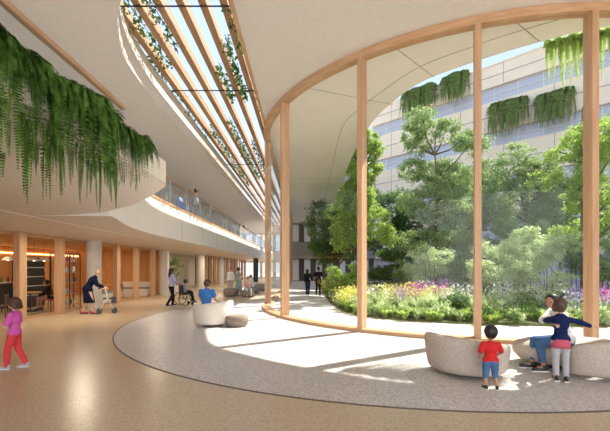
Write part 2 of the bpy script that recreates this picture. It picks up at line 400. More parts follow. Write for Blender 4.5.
# louvres -------------------------------------------------------------
lx = [-5.0,-4.42,-3.84,-3.26,-2.68,-2.12]
for i, x in enumerate(lx):
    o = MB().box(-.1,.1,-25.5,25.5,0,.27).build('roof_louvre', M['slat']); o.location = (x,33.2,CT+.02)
    tag(o, 'long oak roof louvre, %s across the skylight from the left' % ['first','second','third','fourth','fifth','sixth'][i], 'louvre', 'oak louvres over the roof opening')
for i, (y) in enumerate((12.9*.72+.2, 14.0, 24, 34, 44, 54)):
    o = MB().tube([(-1.8,0,0),(1.8,0,0)], .02, 6).build('louvre_rod', M['black']); o.location = (-3.4,y,CT+.0)
    tag(o, 'thin dark rod across the oak louvres, %s from the viewer' % ['nearest','second','third','fourth','fifth','sixth'][i], 'rod', 'rods across the louvres')
# left shop front -----------------------------------------------------
SX = -9.3
struct(MB().box(-15,-14.8,-9,60,0,BZ).build('wall_left', M['cafewood']))
struct(MB().box(-14.8,-9.45,23.6,23.8,0,BZ).build('wall_cafe_end', M['cafewood']))
struct(MB().box(-14.8,-11.0,24,36,0,BZ).build('wall_lobby', M['pale']))
w3 = sempty('window_3')
cy = [9.7, 11.5, 13.35, 17.4, 19.4, 21.5]
gy = [5.5]+[7.6]+cy+[23.6]
MB().box(SX-.06,SX+.06,5.5,23.6,BZ-.1,BZ-.001).build('head_rail', M['woodh'], w3)
MB().box(SX-.05,SX+.05,5.5,23.6,0,.08).build('sill', M['woodh'], w3)
for a, b in zip(gy, gy[1:]): MB().box(SX-.01,SX+.01,a+.02,b-.02,.08,BZ-.1).build('pane', M['glass'], w3)
def column(x, y, lab, w_=.2, d=.3):
    o = MB().box(-w_/2,w_/2,-d/2,d/2,0,BZ).build('timber_column', M['wood']); o.location = (x,y,0)
    return tag(o, lab, 'column', 'oak columns of the shop front')
nm = ['square oak column at the far left edge of the cafe front','oak column in front of the cafe, behind the girl in pink','oak column beside the seated cafe customer in red','oak column right of the rollator','oak column, middle of the three by the wooden cafe wall','oak column just before the second round column']
for y, l in zip(cy, nm): column(SX+.2, y, l)
def rcol(x, y, r, lab, h=BZ):
    o = MB().tube([(0,0,0),(0,0,h)], r, 28).build('round_column', M['concrete'], smooth=True, angle=.6); o.location = (x,y,0)
    return tag(o, lab, 'column', 'round concrete columns')
rcol(-9.0, 15.35, .29, 'pale round concrete column behind the woman with the rollator')
rcol(-8.95, 22.9, .3, 'pale round column left of the lobby opening behind the wheelchair')
rcol(-9.0, 31.0, .36, 'pale round column right of the lobby opening')
rcol(-9.0, 38.5, .36, 'pale round column among the far oak fins, nearer one')
rcol(-9.0, 47, .36, 'pale round column among the far oak fins, farther one')
words = ['first','second','third','fourth','fifth','sixth','seventh','eighth','ninth','tenth','eleventh']
for i, y in enumerate((33, 34.8, 36.6, 40.4, 42.6, 44.8, 49.5, 52, 54.5)):
    o = column(SX+.2, y, 'oak fin on the far left frontage, %s beyond the lobby opening' % words[i], .3, .3)
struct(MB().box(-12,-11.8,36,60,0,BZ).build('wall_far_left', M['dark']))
# far end wall
w4 = sempty('window_4')
for x in np.arange(-9.2,-2,1.1): MB().box(x,x+.62,59.7,59.74,.2,2.6).build('pane', M['glass'], w4); MB().box(x,x+.62,59.7,59.74,4.5,7.2).build('pane', M['glass'], w4)
bw = MB().box(-15,-1.7,59.6,59.9,2.6,4.5).box(-15,-1.7,59.6,59.9,7.2,CT).box(-15,-1.7,59.6,59.9,0,.2)
for x in np.arange(-9.2,-2,1.1): bw.box(x+.62,x+1.1,59.6,59.9,.2,2.6).box(x+.62,x+1.1,59.6,59.9,4.5,7.2)
struct(bw.build('wall_back', M['white']))
o = MB().tube([(0,0,0),(0,0,BZ)], .3, 20).build('round_column', M['black'], smooth=True, angle=.6); o.location = (-6.0,44,0)
tag(o, 'slim black round column at the far end of the hall', 'column')

# cafe ------------------------------------------------------------------
struct(MB().box(-14.8,-9.45,5,23.6,BZ-.06,BZ-.005).build('ceiling_cafe', M['cafewood']))
o = MB().box(-14.78,-14.72,6,23.4,BZ-.42,BZ-.36).build('cove_light', M['warm']); tag(o, 'glowing warm cove strip along the top of the cafe back wall', 'light')
for y in (9,13,17,21):
    l = bpy.data.lights.new('cafe_lamp', 'AREA'); l.energy = 34; l.color = (1,.66,.36); l.size = 1.6
    lo = bpy.data.objects.new('cafe_lamp', l); COL.objects.link(lo); lo.location = (-12.2,y,BZ-.1)
pend = None
k = 0
for (px, Y) in ((8,14.0),(25,14.2),(34,14.6),(44,15.0),(63,16.4)):
    x = (px-CX)*Y/F
    t = thing('pendant_lamp', 'small white dome pendant lamp in the cafe, %s from the left' % words[k], 'lamp', (x,Y,2.0), 0, 'cafe pendant lamps'); k += 1
    MB().lathe([(.03,.14),(.1,.12),(.2,.02),(.21,0),(.17,.0)][::-1], n=20).build('shade', M['white'], t, smooth=True)
    MB().ell((0,0,.03), (.06,.06,.05)).build('bulb', M['lamp'], t, smooth=True)
    MB().tube([(0,0,.13),(0,0,.78)], .006, 6).build('cord', M['black'], t)
def shelf(x, y, lab, L=1.6, rz=0):
    t = thing('shelving_unit', lab, 'shelf', (x,y,0), rz)
    f = MB()
    for a in (-L/2, 0, L/2): f.box(-.16,-.13,a-.015,a+.015,0,2.3); f.box(.13,.16,a-.015,a+.015,0,2.3)
    f.box(-.16,.16,-L/2,L/2,2.28,2.31); f.build('frame', M['black'], t)
    for z in (.15,.6,1.05,1.5,1.95): MB().box(-.15,.15,-L/2,L/2,z,z+.03).build('shelf_board', M['cafewood'], t)
    return t
shelf(-9.95, 15.0, 'black metal shelving unit behind the cafe glass near the first round column', 1.4)
shelf(-13.9, 14.4, 'black shelving on the cafe back wall behind the bar', 2.4)
shelf(-13.9, 18.6, 'black grid shelf hung on the oak cafe wall right of the first round column', 1.6)
random.seed(3)
n = 0
gsm = [M['pot'], M['dark'], M['sage'], M['floral'], M['steel'], M['leafC']]
for (sx_, sy_, L) in ((-9.95,15.0,1.3),(-13.9,14.4,2.2),(-13.9,18.6,1.5)):
    for z in (.18,.63,1.08,1.53,1.98):
        y = sy_-L/2+.08
        while y < sy_+L/2-.05:
            h = random.uniform(.12,.26); r = random.uniform(.035,.06)
            o = MB().lathe([(r,0),(r*1.05,h*.6),(r*.5,h*.8),(r*.45,h)], n=10).build('jar', random.choice(gsm[:5]), smooth=True, angle=.7); o.location = (sx_,y,z)
            tag(o, 'small jar or bottle standing on a black cafe shelf', 'jar', 'jars and bottles on the cafe shelves')
            y += random.uniform(.16,.3)
def table(x, y, lab):
    t = thing('cafe_table', lab, 'table', (x,y,0))
    MB().lathe([(.36,.72),(.38,.73),(.38,.75),(.36,.76)], n=28).build('tabletop', M['cafewood'], t)
    MB().tube([(0,0,.03),(0,0,.72)], .03, 10).build('pedestal', M['black'], t)
    MB().lathe([(.25,0),(.25,.015),(.05,.035)], n=24).build('base', M['black'], t)
def chair(x, y, rz, lab, g=None, m='dark'):
    t = thing('cafe_chair', lab, 'chair', (x,y,0), rz, 'cafe chairs')
    MB().box(-.2,.2,-.2,.2,.43,.47).build('seat', M[m], t)
    b = MB()
    for i in range(7):
        a0 = -.9+i*.3; a1 = a0+.3
        b.bar((.22*math.sin(a0),-.05-.17*math.cos(a0),.74),(.22*math.sin(a1),-.05-.17*math.cos(a1),.74),.025,.12)
    b.bar((-.17,-.19,.46),(-.17,-.19,.72),.03); b.bar((.17,-.19,.46),(.17,-.19,.72),.03)
    b.build('backrest', M[m], t)
    for sx2, sy2 in ((-1,-1),(1,-1),(1,1),(-1,1)): MB().tube([(.17*sx2,.17*sy2,.43),(.2*sx2,.2*sy2,0)], .015, 8).build('leg', M['black'], t)
table(-10.75, 14.1, 'round cafe table before the customer in red and black')
table(-10.6, 11.6, 'round cafe table at the left edge behind the glass')
table(-11.2, 20.3, 'round cafe table before the pale bench at the wooden wall')
chair(-10.2, 14.45, R(100), 'cafe chair under the seated customer in red and black', m='floral')
chair(-11.35, 13.9, R(-90), 'empty cafe chair across from the customer in red')
chair(-10.1, 11.9, R(120), 'cafe chair right of the leftmost cafe table')
chair(-10.6, 20.4, R(90), 'cafe chair right of the pale bench table')
chair(-11.0, 12.4, R(200), 'dark cafe chair between the two left tables')
bc = thing('bar_counter', 'long cafe bar counter with a dark front and pale top', 'counter', (-13,14,0))
MB().box(-.35,.35,-3.5,3.5,0,1.05).build('body', M['dark'], bc); MB().box(-.45,.42,-3.6,3.6,1.05,1.1).build('worktop', M['white'], bc)
bb = thing('bench', 'long pale bench with cushions against the oak cafe wall', 'bench', (-10.5,22.2,0))
MB().box(-.9,.9,-.3,.3,0,.42).build('base', M['white'], bb); MB().box(-.9,.9,-.3,.3,.42,.52).build('cushion', M['greyf'], bb); MB().box(-.9,.9,.3,.42,0,.85).build('backrest', M['white'], bb)
bb = thing('bench', 'pale low bench behind the glass between the middle oak columns', 'bench', (-10.3,18.6,0), R(90))
MB().box(-.9,.9,-.3,.3,0,.4).build('base', M['white'], bb); MB().box(-.9,.9,-.3,.3,.4,.5).build('cushion', M['greyf'], bb)

# ------------------------------------------------------------------ vegetation
def leaves(P, D, size, fold=.25, w=.45):
    """kite leaves: points P, directions D, sizes"""
    n = len(P); D = D/np.linalg.norm(D, axis=1, keepdims=True)
    U = rng.normal(size=(n,3)); S = np.cross(D, U); S /= np.linalg.norm(S, axis=1, keepdims=True)
    N = np.cross(S, D); size = np.asarray(size).reshape(-1,1)*np.ones((n,1))
    a = P; b = P + D*size*.5 + S*size*w*.5 - N*size*fold*.3; c = P + D*size; d = P + D*size*.5 - S*size*w*.5 - N*size*fold*.3
    V = np.stack([a,b,c,d],1).reshape(-1,3)
    Fc = (np.arange(n)*4)[:,None] + np.array([[0,1,2],[0,2,3]]).reshape(1,-1)
    return V, Fc.reshape(-1,3)
def leafobj(name, V, Fc, m, parent=None, origin=(0,0,0)):
    me = bpy.data.meshes.new(name); V = V - np.array(origin)
    me.vertices.add(len(V)); me.vertices.foreach_set('co', V.astype(np.float32).ravel())
    nf = len(Fc); k = Fc.shape[1]
    me.loops.add(nf*k); me.loops.foreach_set('vertex_index', Fc.astype(np.int32).ravel())
    me.polygons.add(nf); me.polygons.foreach_set('loop_start', np.arange(nf)*k); me.polygons.foreach_set('loop_total', np.full(nf,k))
    me.update(calc_edges=True); me.validate(); me.materials.append(m)
    o = bpy.data.objects.new(name, me); COL.objects.link(o)
    if parent: o.parent = parent
    return o
def blob_leaves(blobs, n, size, droop=.3):
    """leaf clouds; blobs=(x,y,z,rx,ry,rz)"""
    vol = np.array([b[3]*b[4]*b[5] for b in blobs])**.67; vol /= vol.sum(); PP = []; DD = []
    for b, f in zip(blobs, vol):
        k = max(6, int(n*f)); c = np.array(b[:3]); r = np.array(b[3:])
        ncl = max(4, k//45)
        q = rng.normal(size=(ncl,3)); q /= np.linalg.norm(q,axis=1,keepdims=True); q *= rng.uniform(.45,1,(ncl,1))**.6
        cc = c + q*r
        idx = rng.integers(0, ncl, k); off = rng.normal(size=(k,3)); off[:,2] *= .6
        p = cc[idx] + off*.16*r.mean()
        d = (p-c)/r*.5 + rng.normal(size=(k,3))*.7; d[:,2] -= droop
        PP.append(p); DD.append(d)
    P = np.concatenate(PP); D = np.concatenate(DD)
    return leaves(P, D, rng.uniform(.7,1.3,len(P))*size)
def tree(base, h, blobs, n, size, m, label, cat='tree', name='tree', tr=.12, group=None, lean=0, multi=1):
    x, y = base; t = thing(name, label, cat, (x,y,.05), 0, group)
    mb = MB(); top = max(b[2]+b[5] for b in blobs)
    for k in range(multi):
        dx = (k-(multi-1)/2)*.25
        pts = [Vector((dx+lean*z/h+.06*math.sin(z*1.3+k), .05*math.sin(z+k), z)) for z in np.linspace(-.05, h*.86, 8)]
        mb.tube(pts, list(np.linspace(tr, tr*.25, 8)), 8)
    for b in blobs:
        z0 = max(h*.2, min(h*.8, b[2]-b[5]*.9)); i = min(7, int(z0/(h*.86)*7)); s = pts[i]; e = Vector(b[:3])
        mid = (s+e)/2 + Vector((0,0,-.15)); mb.tube([s, mid, e], [tr*.45, tr*.3, tr*.1], 6)
        for j in range(4):
            q = e + Vector((random.uniform(-1,1)*b[3], random.uniform(-1,1)*b[4], random.uniform(-.5,.9)*b[5]))*.7; mb.tube([mid.lerp(e,.7), q], [tr*.14, tr*.05], 5)
    mb.build('trunk', M['bark'], t, smooth=True)
    V, Fc = blob_leaves(blobs, int(n*1.9), size*.74); leafobj('foliage', V, Fc, m, t)
    return t
def rb(n, cx, cy, cz, sx_, sy_, sz, r0, r1, seed):
    rd = random.Random(seed); out = []
    for i in range(n):
        r = rd.uniform(r0, r1); out.append((cx+rd.uniform(-1,1)*sx_, cy+rd.uniform(-1,1)*sy_, cz+rd.uniform(-1,1)*sz, r, r, r*.75))
    return out
def fan(px, Y): return (px-CX)*Y/F
# trees in the courtyard (local blob coordinates)
colb = []
for i in range(50):
    z = 3.3+6.5*i/49; hw = 1.5*(1-(z/10.6)**2.2)+.35; r_c = random.Random(i*7+1); r0 = .42+.35*(1-z/10)
    colb.append((max(-.55 if z > 6.4 else -2, r_c.uniform(-hw,hw)*.85)+.03*z, r_c.uniform(-.7,.7), z, r0, r0, r0*.9))
tree((fan(360,22),22), 10.4, colb, 21000, .2, M['leafA'], 'tall bright green leafy tree at the left edge of the courtyard', group=None)
tree((fan(338,26),26), 7.5, rb(12,0,0,4.2,1.5,1.2,1.8,.8,1.2,4), 9000, .24, M['leafC'], 'dark green tree behind the walking couple at the far end of the path')
tree((fan(436,20),20), 10.8, rb(9,0,0,8.3,1.7,1.2,1.4,.55,.95,5)+rb(13,.2,0,5.5,1.7,1.2,1.7,.6,1.0,6)+rb(6,0,0,3.6,1.5,1.0,.6,.6,.8,62), 20000, .2, M['leafB'], 'tall open tree with layered crown in the middle of the glazing below the roof ferns')
tree((fan(398,27),27), 7, rb(13,0,0,4.6,2.4,1.4,2.0,.9,1.3,8), 8000, .26, M['leafC'], 'dark shady tree behind the middle glass bay, left of the open tree')
tree((fan(466,25),25), 8.6, rb(16,0,0,5.8,1.8,1.4,2.4,.8,1.2,9), 13000, .24, M['leafB'], 'mid green tree behind the third mullion')
tree((fan(525,22),22), 9.2, rb(20,-.2,0,6.4,2.1,1.4,2.1,.7,1.1,10), 14000, .2, M['leafB'], 'dark trunked tree in the bay right of the third mullion')
tree((fan(584,16.5),16.5), 10.5, rb(9,-.3,0,7.4,1.5,1.2,1.8,.6,1.0,11)+rb(8,-.2,0,4.4,1.5,1.1,1.3,.6,.9,12), 11000, .18, M['leafA'], 'large sunlit yellow green tree behind the right mullion', tr=.15)
tree((fan(560,25),25), 8.0, rb(16,0,0,5.4,2.2,1.4,2.4,.8,1.2,13), 13000, .24, M['leafB'], 'mid green tree left of the right mullion, deeper in the garden')
tree((fan(640,22),22), 8.0, rb(11,0,0,5.0,2.2,1.4,2.0,.8,1.2,14), 7000, .24, M['leafC'], 'tree at the right edge of the picture behind the last mullion')
# understorey small trees and shrubs
def shrub(px, Y, h, wd, m, label, n=2500, size=.13, seed=0, group=None):
    x = fan(px, Y)
    return tree((x,Y), h*.8, rb(9,0,0,h*.55,wd*.55,wd*.4,h*.25,wd*.28,wd*.42,seed), n, size, M[m], label, 'shrub', 'shrub', .03, group, multi=3)
shrub(348, 18.6, 2.1, 1.4, 'leafA', 'rounded pale green shrub beside the path, right of the walking couple', 5000, .15, 21)
shrub(430, 17.5, 2.9, 1.4, 'leafD', 'feathery pale shrub behind the magenta flowers', 4000, .14, 22)
shrub(460, 19, 3.4, 1.5, 'leafB', 'tall shrub left of the third mullion', 4000, .15, 23)
shrub(497, 16.5, 3.3, 1.5, 'leafD', 'pale airy shrub just right of the third mullion', 4500, .14, 24)
shrub(518, 18.5, 4.2, 1.6, 'leafD', 'taller pale shrub above the seated woman, behind the third mullion bay', 4500, .15, 25)
shrub(552, 16.0, 3.5, 1.5, 'leafD', 'pale green shrub above the hugging pair', 4500, .14, 26)
shrub(576, 18.5, 4.4, 1.6, 'leafB', 'tall green shrub just left of the right mullion', 4500, .15, 27)
shrub(608, 15.0, 3.2, 1.3, 'leafB', 'green shrub at the right edge behind the last pane', 4000, .13, 28)
shrub(405, 21, 2.3, 1.3, 'leafB', 'low shrub behind the yellow flowers', 3000, .15, 29)
shrub(640, 14, 3.2, 1.5, 'leafD', 'shrub beyond the right picture edge', 3000, .13, 30)
shrub(524, 13.2, 1.9, .5, 'leafB', 'slender dark stemmed young shrub in front of the bed, above the seated woman', 1500, .10, 31)
shrub(392, 23, 3.4, 1.7, 'leafC', 'dark shrub under the dark tree left of the open tree', 4500, .18, 32)
shrub(500, 21, 5.2, 2.0, 'leafB', 'high shrub layer behind the pale airy shrub', 6000, .18, 33)
shrub(540, 21, 5.4, 2.0, 'leafD', 'high pale shrub layer left of the right mullion, at the back', 6000, .17, 34)
shrub(448, 22, 4.6, 1.9, 'leafB', 'high shrub layer behind the open tree', 6000, .18, 35)
shrub(478, 15, 2.2, 1.1, 'leafD', 'low pale shrub just behind the third mullion', 3500, .12, 36)
# planting bed
bedl = [(1.9,44),(1.5,34),(1.3,27.8),(1.2,20),(1.28,16.5),(1.7,13.2),(3.0,11.7),(5.1,10.75),(8.5,10.3),(12,10.6),(17,12),(24,16)]
bl = [(p.x,p.y) for p in spline(bedl, 5)]
bed = [ (x,y) for x,y in bl] + [(26,24),(10,42)]
o = MB().prism([bed], .01, .06).build('planting_bed', M['soil']); struct(o)
def inbed(x, y, mar=.15):
    inside = False; n = len(bed); j = n-1
    for i in range(n):
        xi, yi = bed[i]; xj, yj = bed[j]
        if (yi > y) != (yj > y) and x < (xj-xi)*(y-yi)/(yj-yi)+xi: inside = not inside
        j = i
    if not inside: return False
    return all((x-a)**2+(y-b)**2 > mar*mar for a, b in bl[::2])
# clump prototypes
def blades(n, h, spread, wd, curve=.5):
    V = []; Fc = []
    for i in range(n):
        a = rng.uniform(0, 2*PI); r = rng.uniform(0,.08); L = h*rng.uniform(.7,1.15); sp = spread*rng.uniform(.3,1)
        d = np.array([math.cos(a), math.sin(a), 0]); s = np.array([-d[1], d[0], 0]); p = d*r
        prev = None; o = len(V); K = 5
        for k in range(K):
            t = k/(K-1); q = p + d*sp*t**1.6 + np.array([0,0,L*(t-curve*t*t*.6)]); wv = wd*(math.sin(PI*min(1,.25+t*.75)))
            V += [q-s*wv/2, q+s*wv/2]
        Fc += [(o+2*k, o+2*k+1, o+2*k+3, o+2*k+2) for k in range(K-1)]
    return np.array(V), np.array(Fc)
def flowers(n, h, spread, size, zr=.3):
    P = np.stack([rng.normal(0,spread,n), rng.normal(0,spread,n), h+rng.uniform(-zr,zr*.5,n)],1); D = rng.normal(size=(n,3)); D[:,2] = abs(D[:,2])+.3
    return leaves(P, D, rng.uniform(.7,1.3,n)*size, w=.9)
def stems(n, h, spread):
    V = []; Fc = []
    for i in range(n):
        a = rng.uniform(0,2*PI); e = np.array([math.cos(a)*spread*rng.uniform(.2,1.3), math.sin(a)*spread*rng.uniform(.2,1.3), h*rng.uniform(.8,1.05)]); s = np.array([-math.sin(a),math.cos(a),0])*.004
        o = len(V); V += [-s, s, e+s, e-s]; Fc.append((o,o+1,o+2,o+3))
    return np.array(V,float), np.array(Fc)
protos = {}
def clump(key, leafm, flm=None, h=.45, spread=.3, wd=.03, n=90, bushy=False, fs=.05, fn=90):
    t = thing('x', '', 'plant', (0,0,-50))
    if bushy:
        V, Fc = blob_leaves([(0,0,h*.5,spread,spread,h*.5)], n, .11); leafobj('foliage', V, Fc, M[leafm], t)
    else:
        V, Fc = blades(n, h, spread, wd); leafobj('foliage', V, Fc, M[leafm], t)
    if flm:
        V, Fc = stems(22, h*1.1, spread*.9); leafobj('stems', V, Fc, M[leafm], t)
        V, Fc = flowers(fn, h*1.12, spread*.55, fs); leafobj('flower_heads', V, Fc, M[flm], t)
    protos[key] = [t, False]
clump('fern', 'leafB', h=.5, spread=.42, wd=.07, n=80)
clump('fernp', 'leafA', h=.42, spread=.42, wd=.06, n=80)
clump('bush', 'leafC', h=.55, spread=.35, n=420, bushy=True)
clump('bushp', 'leafD', h=.6, spread=.38, n=420, bushy=True)
clump('pink', 'leafB', 'fpink', .6, .3, .02, 110, fs=.06, fn=60)
clump('yellow', 'leafA', 'fyel', .55, .32, .025, 140, fs=.06, fn=150)
clump('lav', 'leafB', 'flav', .6, .3, .02, 120, fs=.05, fn=70)
clump('white', 'leafD', 'fwhite', .6, .3, .02, 80, fs=.05, fn=80)
clump('grass', 'leafD', h=.8, spread=.45, wd=.015, n=150)
LBL = dict(fern=('arching_fern','mid green arching fern clump at the near edge of the courtyard bed','fern'), fernp=('arching_fern','bright green arching fern clump low in the courtyard bed','fern'),
  bush=('low_bush','low dark green bush in the courtyard bed','bush'), bushp=('low_bush','low pale green bush in the courtyard bed','bush'),
  pink=('flowering_plant','magenta flowering plant in the courtyard bed','flower'), yellow=('flowering_plant','yellow flowering plant in the courtyard bed','flower'),
  lav=('flowering_plant','lavender blue flowering plant in the courtyard bed','flower'), white=('flowering_plant','white flowering plant in the courtyard bed','flower'), grass=('ornamental_grass','tall pale feathery grass clump in the courtyard bed','grass'))
def plant(key, x, y, s=1):
    p = protos[key]; nme, lab, cat = LBL[key]
    if not p[1]: r = p[0]; p[1] = True
    else: r = copy_tree(p[0])
    r.name = nme; r.location = (x,y,.055); r.rotation_euler = (0,0,random.uniform(0,6.28)); r.scale = (s,s,s)
    tag(r, lab, cat, lab+' clumps')
random.seed(11)
cnt = 0
def scatter(x0,x1,y0,y1,step,pick):
    y = y0
    while y < y1:
        x = x0
        while x < x1:
            X = x+random.uniform(-.35,.35)*step; Y = y+random.uniform(-.35,.35)*step
            if inbed(X,Y,.16) and abs(X/Y) < 1.0:
                k, s = pick(X, Y, CX+F*X/Y); plant(k, X, Y, s)
            x += step
        y += step
def pick1(X, Y, px):
    r = random.random()
    if px < 362:
        return (random.choice(['yellow','yellow','fernp','fernp','pink' if r < .12 else 'yellow','grass' if r > .8 else 'fernp']), random.uniform(.9,1.25))
    if Y > 13.2 and px < 400: return (random.choice(['yellow','yellow','fernp','white','lav','grass','bushp']), random.uniform(1.0,1.3))
    if Y > 13.2 and 400 <= px < 450: return (random.choice(['pink','pink','yellow','grass','white','fernp']), random.uniform(1.0,1.35))
    if px > 570: return (random.choice(['lav','lav','lav','bush','fern','pink']), random.uniform(.9,1.25))
    if Y < 12.6: return (random.choice(['fern','fernp','fern','fernp','bush' if px > 480 else 'fern','bushp' if r<.3 else 'fernp']), random.uniform(.8,1.15))
    if px < 420: return (random.choice(['lav','white','fernp','yellow','bushp','grass']), random.uniform(.9,1.2))
    return (random.choice(['bush','bushp','grass','fernp','lav' if r < .35 else 'bushp','grass','white']), random.uniform(1,1.35))
scatter(1, 15, 10.4, 15.2, .52, pick1)
scatter(1, 17, 15.4, 22, .85, pick1)
for i, (p, q) in enumerate(zip(bl, bl[1:])):
    if p[1] > 36 or p[0] > 12: continue
    L_ = math.hypot(q[0]-p[0], q[1]-p[1]); m_ = max(1, int(L_/.45)); nx, ny = -(q[1]-p[1])/L_, (q[0]-p[0])/L_
    for k_ in range(m_):
        for off in (.3, .75):
            t_ = (k_+random.random()*.5)/m_; x_, y_ = p[0]+(q[0]-p[0])*t_+nx*off, p[1]+(q[1]-p[1])*t_+ny*off
            if abs(x_/y_) < .95: plant(random.choice(['fernp','fernp','fern','yellow' if y_ > 13 else 'bushp','bushp']), x_, y_, random.uniform(.7,.95))
# ---- hanging ferns
def frond(path, wd, npin=22, rd=random):
    """path list of Vectors; returns verts, tri faces"""
    V = []; Fc = []; n = len(path)
    d0 = (path[-1]-path[0]); 
    o = 0
    for i in range(npin):
        t = (i+.6)/npin; f = t*(n-1); k = min(int(f), n-2); p = path[k].lerp(path[k+1], f-k); d = (path[k+1]-path[k]).normalized()
        side = d.cross(Vector((0,0,1)));
        if side.length < .25: side = frond.side
        side.normalize(); frond.side = side
        L = wd*(math.sin(PI*min(1, .12+t*.86))**.7)*.5*rd.uniform(.85,1.1); bw = d0.length/npin*.72
        nn = side.cross(d)
        for s in (-1, 1):
            tip = p + side*s*L + d*L*.45 - nn*L*rd.uniform(-.15,.25)
            a = p - d*bw*.5; b = p + d*bw; m1 = p.lerp(tip,.5) - d*bw*.6; m2 = p.lerp(tip,.5) + d*bw*.7
            V += [a, m1, tip, m2, b]; Fc += [(o,o+1,o+2),(o,o+2,o+3),(o,o+3,o+4)]; o += 5
    return V, Fc
frond.side = Vector((1,0,0))
def fern_mesh(seed, nf, length, wd, out=.55, rise=.28, axis=0, spread=1.1, npin=24):
    """hanging fern spilling towards +x"""
    rd = random.Random(seed); V = []; Fc = []
    for i in range(nf):
        a = rd.gauss(axis, spread*.6); L = length*rd.choice((rd.uniform(.35,.75), rd.uniform(.6,1.15))); d = Vector((math.cos(a), math.sin(a), 0)); frond.side = Vector((-d.y,d.x,0))
        if rd.random() < .3: a = rd.uniform(-PI,PI); d = Vector((math.cos(a)*.6, math.sin(a), 0)); L = length*.45
        ou = out*rd.uniform(.55,1.15) ; ri = rise*rd.uniform(.3,1.3); path = []
        for k in range(12):
            t = k/11; s = t*L*1.25
            r = ou*(1-math.exp(-s*2.6/ max(.3,ou*2))); z = ri*math.sin(min(PI, s/(.5+ri)*1.6)) if s < 1.0 else 0
            drop = max(0, s-.25)**1.25*(.95 if L > .6 else .8)
            path.append(Vector((rd.uniform(-.06,.02),rd.uniform(-.01,.01),0))*0 + d*r + Vector((0,.03*math.sin(s*4+i),z-drop)))
        v, f = frond(path, wd*rd.uniform(.8,1.2), npin, rd); o = len(V)
        V += v; Fc += [tuple(x+o for x in q) for q in f]
    return np.array([tuple(v) for v in V]), np.array(Fc)
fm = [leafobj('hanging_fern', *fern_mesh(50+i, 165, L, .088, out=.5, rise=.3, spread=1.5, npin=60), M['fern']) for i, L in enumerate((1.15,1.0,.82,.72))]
used = [False]*4
def hf(k, x, y, z, rz, s, lab, grp):
    o = fm[k] if not used[k] else fm[k].copy()
    if used[k]: COL.objects.link(o)
    used[k] = True; o.location = (x,y,z); o.rotation_euler = (0,0,rz); o.scale = (s,s,s); o.name = 'hanging_fern'
    return tag(o, lab, 'fern', grp)
rd = random.Random(5)
y = 2.3; i = 0
while y < 7.0:
    k = 3 if y < 3.75 else 0 if y < 4.35 else 1 if y < 4.9 else 0 if y < 5.3 else 2 if y < 6.6 else 3
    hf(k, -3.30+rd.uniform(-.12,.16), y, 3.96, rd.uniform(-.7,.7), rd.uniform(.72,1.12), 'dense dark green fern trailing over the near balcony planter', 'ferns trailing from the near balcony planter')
    y += .15 if y > 5.4 else .2 if y > 4 else .3; i += 1

# ------------------------------------------------------------------ courtyard buildings
cb = thing('office_building', 'cream banded office building with ribbon windows across the courtyard', 'building', (20,35,0))
P0 = Vector((8.5,46.5,0)); P1 = Vector((45,10,0)); u = (P1-P0).normalized(); nrm = Vector((-u.y,u.x,0))*-1   # towards the courtyard
if nrm.dot(Vector((-1,-1,0))) < 0: nrm = -nrm
Lw = (P1-P0).length
def wallbox(mb, s0, s1, z0, z1, d0, d1):
    vs = []
    for z in (z0,z1):
        for s, d in ((s0,d0),(s1,d0),(s1,d1),(s0,d1)):
            p = P0 + u*s + nrm*d; vs.append((p.x-20, p.y-35, z))
    return mb.add(vs, [(3,2,1,0),(4,5,6,7),(0,1,5,4),(1,2,6,5),(2,3,7,6),(3,0,4,7)])
for z0, z1 in ((19.9,22.0),(15.4,18.4),(10.8,13.9),(6.2,9.3),(2.9,4.6)):
    b = wallbox(MB(), 0, Lw, z0, z1, -1, 0); b.build('spandrel_band', M['facade'], cb, fixn=True)
    b = MB(); wallbox(b, 0, Lw, z0+(z1-z0)*.5-.05, z0+(z1-z0)*.5+.03, -.02, .02)
    for s in np.arange(3, Lw, 4.2): wallbox(b, s, s+.05, z0, z1, -.02, .012)
    b.build('joint', M['grey'], cb)
for z0, z1 in ((18.4,19.9),(13.9,15.4),(9.3,10.8),(4.6,6.2),(0,2.9)):
    wallbox(MB(), 0, Lw, z0, z1, -1, -.35).build('ribbon_window', M['extglass'], cb, fixn=True)
    b = MB()
    for s in np.arange(0, Lw, 2.1): wallbox(b, s, s+.06, z0, z1, -.36, -.3)
    wallbox(b, 0, Lw, z0+.7, z0+.74, -.36, -.28)
    b.build('glazing_bar', M['white'], cb)
wallbox(MB(), -.5, Lw+1, 22.0, 22.15, -1.2, .1).build('roof_edge', M['cream'], cb)
# far frontal block
fb = thing('office_building', 'shaded two tone building block at the far end of the path', 'building', (3,46,0))
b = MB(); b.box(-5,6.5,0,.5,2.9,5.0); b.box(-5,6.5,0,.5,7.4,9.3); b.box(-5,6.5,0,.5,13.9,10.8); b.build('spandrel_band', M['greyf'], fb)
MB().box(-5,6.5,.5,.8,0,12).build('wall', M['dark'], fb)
for x in np.arange(-4.6, 6.3, 1.5):
    MB().box(x,x+.8,.42,.5,.1,2.8).build('window_pane', M['white'], fb); MB().box(x,x+.8,.42,.5,5.1,7.3).build('window_pane', M['white'], fb)
